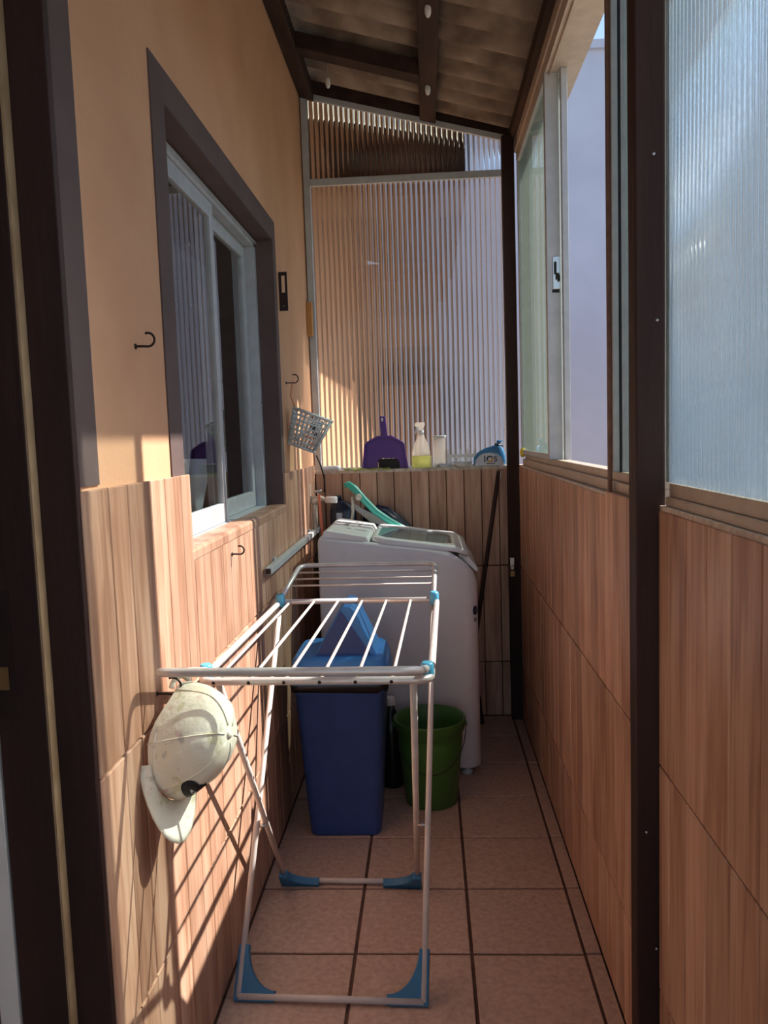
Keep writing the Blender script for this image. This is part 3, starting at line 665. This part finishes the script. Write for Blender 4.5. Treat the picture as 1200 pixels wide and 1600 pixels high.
MB().loft([zset(ro, -.012), zset(ro, .004), zset(rrect(-.045, 3.69, .405, .53, .055, 0, 6), .011), zset(ri, .009), zset(ri, -.010)], cap0=False, cap1=False).build('lid', 'lid_white', wm)
ld = [o for o in wm.children if o.name.startswith('lid')][0]
MB().loft([zset(ri, .000), zset(ri, .004)], smooth=False).build('lid_window', 'lid_glass', ld)
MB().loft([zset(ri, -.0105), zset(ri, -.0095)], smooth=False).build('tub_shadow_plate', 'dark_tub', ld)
MB().prism([(.120, .985), (.165, .966), (.198, .925), (.205, .905), (.198, .898), (.175, .918), (.150, .945), (.118, .968)], 3.47, 3.91, 'xz').build('lid_handle', 'lid_white', ld, bevel=.006)
for xx in (-.44, .135):
    for yy in (3.45, 3.93): MB().lathe([(.022, 0), (.024, .004), (.024, .014), (.012, .018), (.012, .04)], (xx, yy, 0), 16).build('foot', 'grey_plastic', wm)
MB().lathe([(.014, 0), (.013, .0015), (.0005, .002)], (.1837, 3.4166, .74), 20, sx=1.0, sy=1.5, axis=(.72, -.70, 0)).build('emblem', 'ink_navy', wm)
MB().lathe([(.010, 0), (.009, .0015), (.0005, .002)], (.1837, 3.4166, .70), 20, axis=(.72, -.70, 0)).build('emblem', 'print_grey', wm)
# ================================================================== CAP ON THE WALL
cpx = Vector((-.548, 1.612, .862))
cap = thing('baseball_cap', tuple(cpx), 'worn off-white floral cap with dark oval badge hanging on the wall', 'cap')
Nn = Vector((.88, -.40, .12)).normalized()                     # button direction
Dn = Vector((-.34, -.30, -1)); Dn = (Dn - Dn.dot(Nn) * Nn).normalized()   # towards the brim
Wn = Nn.cross(Dn).normalized()
def crown(r1, nlat=14, nlon=36):
    rings = []
    for i in range(nlat + 1):
        t = i / nlat; ph = t * math.pi / 2
        ring = []
        for k in range(nlon):
            q = 2 * math.pi * k / nlon
            a, b_ = math.cos(q), math.sin(q)
            rad = math.cos(ph) ** .80
            fold = 1 + .03 * math.sin(6 * q + 2.2 * t * 3) * (1 - t) + .025 * math.sin(3 * q + 5 * t)
            h = .138 * math.sin(ph) ** 1.0
            fold += .03 * math.sin(11 * q + 7 * t) * t * (1 - t) * 3
            nar = 1 - .42 * max(0, -a) ** 1.3 * (1 - t)
            p = cpx + Dn * (.104 * a * rad * fold * r1 - .028 * math.sin(ph)) + Wn * (.083 * b_ * nar * rad * fold * r1) + Nn * (h * r1)
            if a < -.1: p -= Dn * .035 * (1 - t) * (-a - .1)
            ring.append(p)
        rings.append(ring)
    return rings
ro_ = crown(1.0); ri_ = crown(.965)
def crown_pt(q, ph, r1):
    t = ph / (math.pi / 2); a, b_ = math.cos(q), math.sin(q); rad = math.cos(ph) ** .80
    fold = 1 + .03 * math.sin(6 * q + 6.6 * t) * (1 - t) + .025 * math.sin(3 * q + 5 * t) + .09 * math.sin(11 * q + 7 * t) * t * (1 - t)
    return cpx + Dn * (.104 * a * rad * fold * r1 - .028 * math.sin(ph)) + Wn * (.083 * b_ * rad * fold * r1) + Nn * (.138 * math.sin(ph) * r1)
MB().loft(ro_ + list(reversed(ri_)), cap0=False, cap1=False).build('crown', 'cap_cloth', cap)
def brim(t):
    rows_ = []
    for i in range(7):
        f = i / 6; row = []
        for k in range(17):
            q = math.radians(-72 + 144 * k / 16)
            e = .096 + .082 * f * math.cos(q * 1.18) ** .7
            p = cpx + Dn * (math.cos(q) * e + .01) + Wn * (math.sin(q) * (.083 + .022 * f * math.cos(q))) + Nn * (.010 + t + .026 * f * math.cos(q) - .040 * f * abs(math.sin(q)) ** 2)
            row.append(p)
        rows_.append(row)
    return rows_
bt_, bb_ = brim(.002), brim(-.002)
m = MB(); vs = [p for r in bt_ for p in r] + [p for r in bb_ for p in r]; n = 17; off = 7 * 17; fs = []
for i in range(6):
    for k in range(16):
        q = i * n + k; fs += [(q, q + 1, q + n + 1, q + n), (off + q, off + q + n, off + q + n + 1, off + q + 1)]
for k in range(16): q = 6 * n + k; fs += [(q, q + 1, off + q + 1, off + q), (k, off + k, off + k + 1, k + 1)]
for i in range(6): q = i * n; fs += [(q, q + n, off + q + n, off + q), (q + 16, off + q + 16, off + q + n + 16, q + n + 16)]
m.add(vs, fs, True); m.build('brim', 'cap_cloth', cap)
for k in (3, 9, 15, 21, 27, 33): MB().tube([ro_[i][k] + (ro_[i][k] - cpx).normalized() * .0006 for i in range(0, 14)], .0016, 6).build('seam', 'cap_cloth', cap)
MB().tube([ro_[1][k % 36] for k in range(-10, 11)], .0022, 6).build('seam', 'cap_cloth', cap)
MB().lathe([(.008, -.002), (.008, .002), (.005, .0045), (.0005, .005)], ro_[-1][0], 14, axis=Nn).build('top_button', 'cap_cloth', cap)
def badge_ring(su, sv, r1, n_=28):
    return [crown_pt(-.10 + su * math.cos(2 * math.pi * k / n_), .50 + sv * math.sin(2 * math.pi * k / n_), r1) for k in range(n_)]
bd = MB().loft([badge_ring(.40, .17, .99), badge_ring(.40, .17, 1.025), badge_ring(.2, .085, 1.03), badge_ring(.01, .005, 1.03)]).build('badge', 'black_rubber', cap)
MB().loft([badge_ring(.13, .03, 1.02, 8), badge_ring(.13, .03, 1.037, 8)]).build('badge_mark', 'white_plastic', bd)
# strap loop at the back of the cap, caught on the wall hook
st = [cpx - Dn * .118 + Wn * (.03 * math.cos(a)) + Nn * (-.008) - Dn * (.030 * math.sin(a)) for a in [math.pi * k / 10 for k in range(11)]]
MB().tube(st, .006, 8).build('strap', 'cap_cloth', cap)
# ================================================================== HOOKS, LATCH, BLOCK, ROD
def hook(y_, z_, label, s=1.0, x_=XL):
    t = thing('wall_hook', (x_, y_, z_), label, 'hook')
    pts = [(x_ - .004, y_, z_), (x_ + .014 * s, y_, z_)] + [(x_ + .028 * s + .014 * s * math.sin(a), y_, z_ + .013 * s - .014 * s * math.cos(a)) for a in [k * math.pi / 8 for k in range(0, 10)]]
    MB().tube(pts, .0026, 8).build('hook_wire', 'dark_metal', t)
    MB().lathe([(.006, 0), (.006, .0025), (.003, .0035)], (x_, y_, z_), 12, axis=(1, 0, 0)).build('hook_collar', 'dark_metal', t)
hook(1.668, 1.705, 'rusty metal hook screwed into the orange wall')
hook(2.345, 1.165, 'thin wire hook in the wood tile below the house window', .9, XL + .01)
hook(1.640, .968, 'small hook behind the clothes rack holding the cap', 1.3, XL + .01)
hook(3.47, 1.745, 'dark hook beside the window band carrying the peg basket', 1.3)
lt = thing('wall_bracket', (XL, 3.40, 2.04), 'dark slotted metal bracket standing off the wall by the window', 'bracket')
MB().box(XL, XL + .012, 3.398, 3.403, 2.04, 2.20).box(XL + .026, XL + .036, 3.398, 3.403, 2.04, 2.20).box(XL + .012, XL + .026, 3.398, 3.403, 2.04, 2.115).box(XL + .012, XL + .026, 3.398, 3.403, 2.185, 2.20).build('bracket_plate', 'dark_metal', lt, bevel=.001)
MB().lathe([(.005, 0), (.0005, .003)], (XL + .02, 3.398, 2.06), 10, axis=(0, -1, 0)).build('screw', 'chrome', lt)
wb = MB().box(XL, XL + .03, 4.16, 4.205, 2.03, 2.20).build('wood_block', 'raw_wood', bevel=.004)
tag(wb, 'small bare wood block on the wall beside the end panel frame', 'block')
rd = thing('metal_rod', (-.575, 3.40, 1.03), 'square aluminium bar fixed level along the left tiled wall', 'rail')
MB().box(-.587, -.563, 2.765, 4.08, 1.028, 1.052).build('bar', 'window_aluminium', rd, bevel=.002)
MB().box(-.584, -.566, 2.761, 2.766, 1.031, 1.049).build('end_plug', 'dark_metal', rd)
for yy in (2.95, 3.85): MB().box(-.596, -.586, yy, yy + .03, 1.02, 1.06).build('bar_bracket', 'window_aluminium', rd)
# ================================================================== PEG BASKET
bs = thing('peg_basket', (-.52, 3.47, 1.45), 'light grey plastic grid basket of pegs hanging tilted by the window', 'basket')
B0 = Vector((-.520, 3.47, 1.535)); tilt = math.radians(-22)
BU = Vector((math.cos(tilt), 0, math.sin(tilt))); BVv = Vector((-math.sin(tilt), 0, math.cos(tilt))); BN = Vector((0, 1, 0))
def BP(u, v, n): return B0 + BU * u + BVv * v + BN * n
def bwall(n0, n1, taper_top, taper_bot, h0, h1, across):
    m = MB()
    return m
def bar(m, p, q, r=.0028): m.tube([p, q], r, 6)
hh = .075
def half(v): return .058 + (.083 - .058) * (v + hh) / (2 * hh)
def dep(v): return .035 + (.05 - .035) * (v + hh) / (2 * hh)
for nm, sgn in (('front_grid', -1), ('back_grid', 1)):
    m = MB()
    for i in range(9):
        f = -1 + 2 * i / 8; bar(m, BP(f * half(-hh), -hh, sgn * dep(-hh)), BP(f * half(hh), hh, sgn * dep(hh)))
    for j in range(8):
        v = -hh + 2 * hh * j / 7; bar(m, BP(-half(v), v, sgn * dep(v)), BP(half(v), v, sgn * dep(v)), .0028 if 0 < j < 7 else .005)
    m.build(nm, 'grey_plastic', bs)
for sgn in (-1, 1):
    m = MB()
    for i in range(6):
        f = -1 + 2 * i / 5; bar(m, BP(sgn * half(-hh), -hh, f * dep(-hh)), BP(sgn * half(hh), hh, f * dep(hh)))
    for j in range(8):
        v = -hh + 2 * hh * j / 7; bar(m, BP(sgn * half(v), v, -dep(v)), BP(sgn * half(v), v, dep(v)), .0028 if 0 < j < 7 else .005)
    m.build('side_grid', 'grey_plastic', bs)
m = MB(); m.add([BP(x, -hh, y_) for x, y_ in ((-.058, -.035), (.058, -.035), (.058, .035), (-.058, .035))] + [BP(x, -hh + .004, y_) for x, y_ in ((-.058, -.035), (.058, -.035), (.058, .035), (-.058, .035))], [(0, 3, 2, 1), (4, 5, 6, 7), (0, 1, 5, 4), (1, 2, 6, 5), (2, 3, 7, 6), (3, 0, 4, 7)])
m.build('base_plate', 'grey_plastic', bs)
MB().tube([BP(-.075, hh - .01, 0), (-.588, 3.47, 1.69), (-.575, 3.47, 1.752)], .0025, 6).build('hanging_cord', 'orange_ribbon', bs)
pegcol = ['white_plastic', 'bluish_white', 'orange_ribbon', 'white_plastic', 'navy_plastic', 'white_plastic', 'bluish_white']
pegword = ['white clothes peg lying lowest in the basket', 'pale blue clothes peg on the left in the basket', 'orange clothes peg in the grid basket', 'white clothes peg lying across the middle of the basket', 'dark navy clothes peg in the grid basket', 'white clothes peg topmost in the basket', 'pale blue clothes peg on the right in the basket']
for i in range(7):
    u0 = [-.01, -.03, .02, .0, .03, .01, .035][i]; v0 = [-.058, -.035, -.03, -.005, .01, .04, .035][i]; an = [.1, 1.0, -.6, .35, -.9, -.3, .9][i]
    t = thing('clothes_peg', tuple(BP(u0, v0, 0)), pegword[i], 'peg', 'pegs in the hanging basket')
    du = BU * math.cos(an) + BVv * math.sin(an); dv = -BU * math.sin(an) + BVv * math.cos(an); nn_ = -.012 + .006 * (i % 4)
    for s_ in (-1, 1):
        m = MB(); P0 = BP(u0, v0, nn_)
        vs = [P0 + du * a + dv * (s_ * (.0015 + b_)) + BN * e for e in (-.004, .004) for a, b_ in ((-.03, .004), (-.012, .0), (.03, .001), (.03, .005), (-.012, .006), (-.03, .009))]
        m.add(vs, [tuple(range(6)), tuple(reversed(range(6, 12)))] + [(k, 6 + k, 6 + (k + 1) % 6, (k + 1) % 6) for k in range(6)]); m.build('peg_arm', pegcol[i], t)
    MB().tube([BP(u0, v0, nn_ - .006), BP(u0, v0, nn_ + .006)], .003, 8).build('spring', 'chrome', t)
# ================================================================== THINGS ON THE BACK LEDGE  (top z = 1.332)
ZL = 1.332
dp = thing('dustpan', (-.225, 4.19, ZL), 'purple plastic dustpan standing upright on the back ledge', 'dustpan')
MB().prism([(-.346, ZL), (-.332, 1.462), (-.318, 1.476), (-.262, 1.505), (-.188, 1.505), (-.138, 1.476), (-.122, 1.462), (-.103, ZL), (-.148, ZL), (-.152, 1.372), (-.170, 1.386), (-.245, 1.388), (-.262, 1.376), (-.264, ZL)], 4.192, 4.206, 'xz').build('pan', 'purple_plastic', dp, bevel=.003)
MB().prism([(-.346, ZL), (-.332, 1.462), (-.322, 1.462), (-.334, ZL)], 4.172, 4.192, 'xz').prism([(-.103, ZL), (-.122, 1.462), (-.132, 1.462), (-.115, ZL)], 4.172, 4.192, 'xz').prism([(-.332, 1.462), (-.318, 1.476), (-.262, 1.505), (-.188, 1.505), (-.138, 1.476), (-.122, 1.462), (-.132, 1.458), (-.192, 1.494), (-.258, 1.494), (-.322, 1.458)], 4.176, 4.192, 'xz').build('pan_rim', 'purple_plastic', dp, bevel=.002)
MB().prism([(-.244, 1.50), (-.250, 1.606), (-.216, 1.606), (-.208, 1.50)], 4.186, 4.204, 'xz').build('handle', 'purple_plastic', dp, bevel=.005)
MB().box(-.239, -.229, 4.184, 4.188, 1.580, 1.597).build('hanging_hole', 'white_plastic', dp)
MB().box(-.262, -.150, 4.200, 4.205, ZL, 1.384).build('pan_throat', 'black_rubber', dp)
lc = thing('cleaning_cloth', (-.34, 4.18, ZL), 'thin lime green cloth lying under the dustpan on the ledge', 'cloth')
vs = []; fs = []
for i in range(15):
    for j in range(4): vs.append((-.44 + .24 * i / 14, 4.165 + .010 * j, ZL + .004 + .004 * math.sin(i * 1.3 + j)))
for i in range(14):
    for j in range(3): q = i * 4 + j; fs.append((q, q + 1, q + 5, q + 4))
m = MB(); m.add(vs, fs, True); cl = m.build('cloth_sheet', 'lime_cloth', lc); md = cl.modifiers.new('solid', 'SOLIDIFY'); md.thickness = .005
tw = MB().loft([rrect(-.515, 4.20, .10, .05, .015, ZL), rrect(-.515, 4.20, .104, .052, .015, ZL + .012), rrect(-.515, 4.20, .09, .044, .015, ZL + .024)]).build('folded_rag', 'bluish_white'); tag(tw, 'pale folded rag at the left end of the back ledge', 'rag')
sb = thing('spray_bottle', (-.035, 4.195, ZL), 'clear spray bottle of lime liquid beside the purple dustpan', 'bottle')
MB().lathe([(.034, 0), (.037, .004), (.037, .062)], (-.035, 4.195, ZL), 24, sx=1.35, sy=.68).build('liquid', 'bottle_lime', sb)
MB().lathe([(.036, .063), (.0365, .08), (.030, .115), (.016, .155), (.013, .175)], (-.035, 4.195, ZL), 24, sx=1.3, sy=.72).build('bottle_body', 'bottle_clear', sb)
MB().lathe([(.0155, .172), (.0155, .194), (.012, .196)], (-.035, 4.195, ZL), 18).build('collar', 'white_plastic', sb)
MB().prism([(-.066, 1.548), (-.066, 1.566), (-.014, 1.570), (-.012, 1.552), (-.024, 1.535), (-.028, 1.522), (-.046, 1.522), (-.046, 1.540)], 4.186, 4.204, 'xz').build('spray_head', 'bottle_clear', sb, bevel=.003)
MB().prism([(-.058, 1.546), (-.066, 1.510), (-.060, 1.508), (-.050, 1.544)], 4.191, 4.199, 'xz').build('trigger', 'white_plastic', sb)
jr = thing('glass_jar', (.06, 4.198, ZL), 'grey translucent jar with flat lid on the back ledge', 'jar')
MB().lathe([(.030, 0), (.032, .003), (.0335, .148), (.031, .152)], (.06, 4.198, ZL), 24, sy=.85).build('jar_body', 'jar_grey', jr)
MB().lathe([(.036, .152), (.037, .154), (.037, .162), (.034, .165)], (.06, 4.198, ZL), 24, sy=.85).build('jar_lid', 'grey_plastic', jr)
sr = thing('slotted_tray', (.175, 4.212, ZL), 'white plastic tray with upright slots behind the bowls', 'tray')
MB().box(.10, .245, 4.205, 4.222, ZL, ZL + .012).build('tray_base', 'white_plastic', sr)
m = MB().box(.10, .245, 4.207, 4.211, ZL + .046, ZL + .064); m.build('tray_rail', 'white_plastic', sr)
for k in range(9): MB().box(.10 + k * .0172, .1075 + k * .0172, 4.205, 4.213, ZL + .012, ZL + (.062 if k % 2 else .090)).build('tray_slat', 'white_plastic', sr)
def dish(cx, r, h, label, mat, y_=4.188, sy=.55):
    t = thing('bowl', (cx, y_, ZL), label, 'bowl', 'bowls on the back ledge')
    MB().lathe([(r * .55, 0), (r * .6, .002), (r * .97, h), (r, h + .001), (r * .94, h), (r * .55, .004), (.0005, .004)], (cx, y_, ZL), 28, sy=sy).build('bowl_body', mat, t)
    MB().lathe([(r * .98, h - .001), (r * 1.02, h), (r * 1.02, h + .003), (r * .96, h + .003), (r * .95, h)], (cx, y_, ZL), 28, sy=sy).build('bowl_rim', 'bluish_white', t)
dish(.085, .042, .016, 'small bluish dish in front of the grey jar', 'bluish_white', 4.176, .3)
dish(.178, .052, .022, 'white bowl with blue rim next to the blue bag', 'white_plastic', 4.185, .42)
bg = thing('detergent_bag', (.318, 4.188, ZL), 'knotted blue plastic bag with white 10S panel on the ledge', 'bag')
def blob(z, w, d, cx, lump): return [Vector((cx + w * math.cos(q) * (1 + lump * math.sin(3 * q + z * 90)), 4.19 + d * math.sin(q), z)) for q in [2 * math.pi * k / 28 for k in range(28)]]
MB().loft([blob(ZL, .078, .017, .318, .01), blob(ZL + .012, .084, .021, .318, .015), blob(ZL + .045, .082, .022, .320, .02), blob(ZL + .07, .070, .020, .325, .03), blob(ZL + .09, .048, .014, .338, .05), blob(ZL + .102, .020, .009, .355, .06), blob(ZL + .108, .008, .006, .362, 0), blob(ZL + .116, .010, .006, .366, .1), blob(ZL + .130, .016, .004, .376, .2)]).build('bag_body', 'bag_blue', bg)
MB().tube([(.345, 4.176, ZL + .112), (.364, 4.178, ZL + .106), (.388, 4.180, ZL + .098)], .004, 8).build('knot_tie', 'navy_plastic', bg)
pp = [(.240, ZL + .002), (.246, ZL + .030), (.262, ZL + .052), (.285, ZL + .064), (.320, ZL + .067), (.355, ZL + .060), (.378, ZL + .042), (.388, ZL + .018), (.389, ZL + .002)]
bl = MB().prism(pp, 4.1655, 4.1675, 'xz').build('label_panel', 'bag_label', bg)
def lettering(txt, size, loc, mat, parent, ext=.0006):
    cu = bpy.data.curves.new('lettering', 'FONT'); cu.body = txt; cu.size = size; cu.extrude = ext; cu.align_x = 'CENTER'; cu.offset = size * .018
    tmp = bpy.data.objects.new('lettering_source', cu); COL.objects.link(tmp)
    dg = bpy.context.evaluated_depsgraph_get(); me = bpy.data.meshes.new_from_object(tmp.evaluated_get(dg))
    bpy.data.objects.remove(tmp)
    mm = MB(); mm.add([(v.co.x + loc[0], -v.co.z + loc[1], v.co.y + loc[2]) for v in me.vertices], [tuple(p.vertices) for p in me.polygons])
    return mm.build('lettering', mat, parent)
lettering('1', .046, (.292, 4.165, ZL + .020), 'ink_navy', bl)
lettering('S', .040, (.347, 4.165, ZL + .022), 'ink_navy', bl)
rg = [(.318 + .014 * math.cos(2 * math.pi * k / 24), 4.1648, ZL + .035 + .014 * math.sin(2 * math.pi * k / 24)) for k in range(24)]
MB().tube(rg[2:15], .0034, 6).build('lettering', 'ink_navy', bl); MB().tube(rg[14:] + rg[:3], .0034, 6).build('lettering', 'ink_orange', bl)
MB().box(.300, .345, 4.1645, 4.1652, ZL + .010, ZL + .014).build('lettering_line', 'ink_navy', bl)
yf = thing('yellow_sponge', (.482, 4.02, 1.39), 'crumpled yellow sponge on the window sill behind the far post', 'sponge')
vs = []
MB().lathe([(.010, 0), (.022, .008), (.030, .022), (.026, .036), (.012, .046), (.0005, .048)], (.470, 4.02, 1.375), 14, sx=.5, sy=1.0).build('sponge_body', 'yellow_plastic', yf, )
# ================================================================== BACK CORNER: TAP, HOSE, BRUSH, BAGS
tp = thing('wall_tap', (XL + .01, 3.96, 1.10), 'cream wall tap and pipe in the corner above the machine', 'tap')
MB().tube([(-.575, 3.97, 1.04), (-.575, 3.97, 1.19)], .014, 12).build('pipe', 'pipe_cream', tp)
MB().lathe([(.018, -.012), (.020, -.008), (.020, .010), (.017, .014)], (-.575, 3.97, 1.19), 14).build('pipe_union', 'pipe_cream', tp)
MB().tube([(-.596, 3.97, 1.205), (-.54, 3.97, 1.205), (-.52, 3.97, 1.195)], .011, 12).build('tap_body', 'pipe_cream', tp)
MB().box(-.60, -.592, 3.95, 3.99, 1.18, 1.275).build('wall_plate', 'pipe_cream', tp, bevel=.003)
MB().tube([(-.555, 3.97, 1.21), (-.555, 3.97, 1.238)], .005, 8).tube([(-.575, 3.97, 1.238), (-.535, 3.97, 1.242)], .006, 8).build('tap_handle', 'chrome', tp)
MB().tube([(-.515, 3.96, 1.196), (-.46, 3.95, 1.196)], .017, 12).build('hose_joint', 'white_plastic', tp)
orb = thing('orange_strap', (-.545, 3.93, 1.05), 'orange strap dangling from the wall tap', 'strap')
MB().prism([(-.552, 1.225), (-.540, 1.228), (-.536, 1.12), (-.528, .985), (-.538, .975), (-.548, 1.10)], 3.935, 3.940, 'xz').build('strap_band', 'orange_ribbon', orb)
bw = thing('cable', (-.56, 4.15, 1.30), 'short black cable poking up in the left back corner', 'cable')
MB().tube([(-.572, 4.09, 1.415), (-.555, 4.12, 1.36), (-.542, 4.145, 1.29), (-.545, 4.15, 1.22)], .004, 8).build('cable_core', 'black_rubber', bw)
bj = thing('softener_jug', (-.43, 4.05, 1.0), 'dark navy jug standing behind the washing machine', 'jug')
MB().loft([rrect(-.445, 4.10, .13, .10, .03, .90), rrect(-.445, 4.10, .135, .105, .03, .92), rrect(-.445, 4.10, .135, .105, .03, 1.12), rrect(-.455, 4.10, .10, .085, .03, 1.165), rrect(-.475, 4.10, .045, .045, .02, 1.185)]).build('jug_body', 'navy_plastic', bj)
MB().lathe([(.022, 0), (.022, .02), (.0005, .022)], (-.475, 4.10, 1.185), 16).build('cap', 'navy_plastic', bj)
MB().box(-.475, -.445, 4.0425, 4.0485, 1.03, 1.12).build('jug_label', 'bluish_white', bj)
sh = thing('jug_shelf', (-.35, 4.08, .88), 'dark narrow shelf board behind the washing machine', 'shelf')
MB().box(-.59, -.05, 3.985, 4.165, .88, .90).build('shelf_board', 'broom_wood', sh)
for xx in (-.55, -.12): MB().prism([(4.165, .88), (4.165, .78), (4.15, .78), (4.03, .88)], xx, xx + .015, 'yz').build('shelf_bracket', 'dark_metal', sh)
nbg = thing('crumpled_bag', (-.27, 4.06, .90), 'crumpled dark blue plastic bag under the teal brush handle', 'bag')
def crum(z, w, d, cx): return [Vector((cx + w * math.cos(q) * random.uniform(.88, 1.1), 4.093 + d * math.sin(q) * random.uniform(.85, 1.05), z + random.uniform(-.008, .008))) for q in [2 * math.pi * k / 18 for k in range(18)]]
MB().loft([crum(.915, .11, .055, -.215), crum(.97, .125, .06, -.215), crum(1.04, .12, .055, -.22), crum(1.09, .10, .05, -.24), crum(1.13, .07, .04, -.275), crum(1.15, .03, .02, -.30)], smooth=False).build('bag_folds', 'navy_plastic', nbg)
m = MB(); m.add([(-.40, 4.024, 1.185), (-.34, 4.024, 1.14), (-.26, 4.024, 1.10), (-.18, 4.024, 1.075), (-.22, 4.022, 1.05), (-.30, 4.022, 1.07), (-.37, 4.024, 1.13)], [(0, 1, 2, 3, 4, 5, 6)])
pfm = m.build('plastic_film', 'film', nbg); md = pfm.modifiers.new('solid', 'SOLIDIFY'); md.thickness = .001
br = thing('scrub_brush', (-.1, 4.05, .98), 'teal curved brush handle sticking up behind the washing machine', 'brush')
MB().tube([(-.425, 4.0, 1.262), (-.405, 4.0, 1.268), (-.375, 4.0, 1.245), (-.33, 4.0, 1.19), (-.27, 4.0, 1.125), (-.20, 4.0, 1.075), (-.12, 4.0, 1.03), (-.08, 4.0, .99)], [.012, .017, .019, .018, .0175, .017, .015, .013], 12).build('brush_handle', 'teal_plastic', br)
MB().lathe([(.0005, 0), (.016, .004), (.017, .016), (.012, .022)], (-.355, 3.985, 1.205), 14, axis=(.2, -1, -.2)).build('brush_knob', 'hose_grey', br)
hs_ = thing('inlet_hose', (-.385, 4.0, 1.05), 'pale grey hose rising behind the washing machine panel', 'hose')
MB().tube([(-.385, 3.995, 1.205), (-.385, 3.992, 1.18), (-.385, 3.99, 1.13), (-.395, 3.99, 1.07), (-.40, 3.99, .99)], .008, 10).build('hose_tube', 'hose_grey', hs_)
bm_ = thing('broom', (.25, 4.08, 0), 'dark broom leaning in the corner right of the washing machine', 'broom')
MB().tube([(.362, 4.150, 1.305), (.31, 4.125, .99), (.258, 4.10, .68), (.17, 4.07, .13)], .011, 10).build('broom_stick', 'broom_wood', bm_)
MB().loft([rrect(.165, 4.07, .16, .05, .02, .085), rrect(.165, 4.07, .15, .045, .02, .135)]).build('broom_head', 'black_rubber', bm_)
MB().loft([rrect(.165, 4.07, .18, .06, .02, .0), rrect(.165, 4.07, .155, .045, .02, .086)]).build('bristles', 'oil_black', bm_)
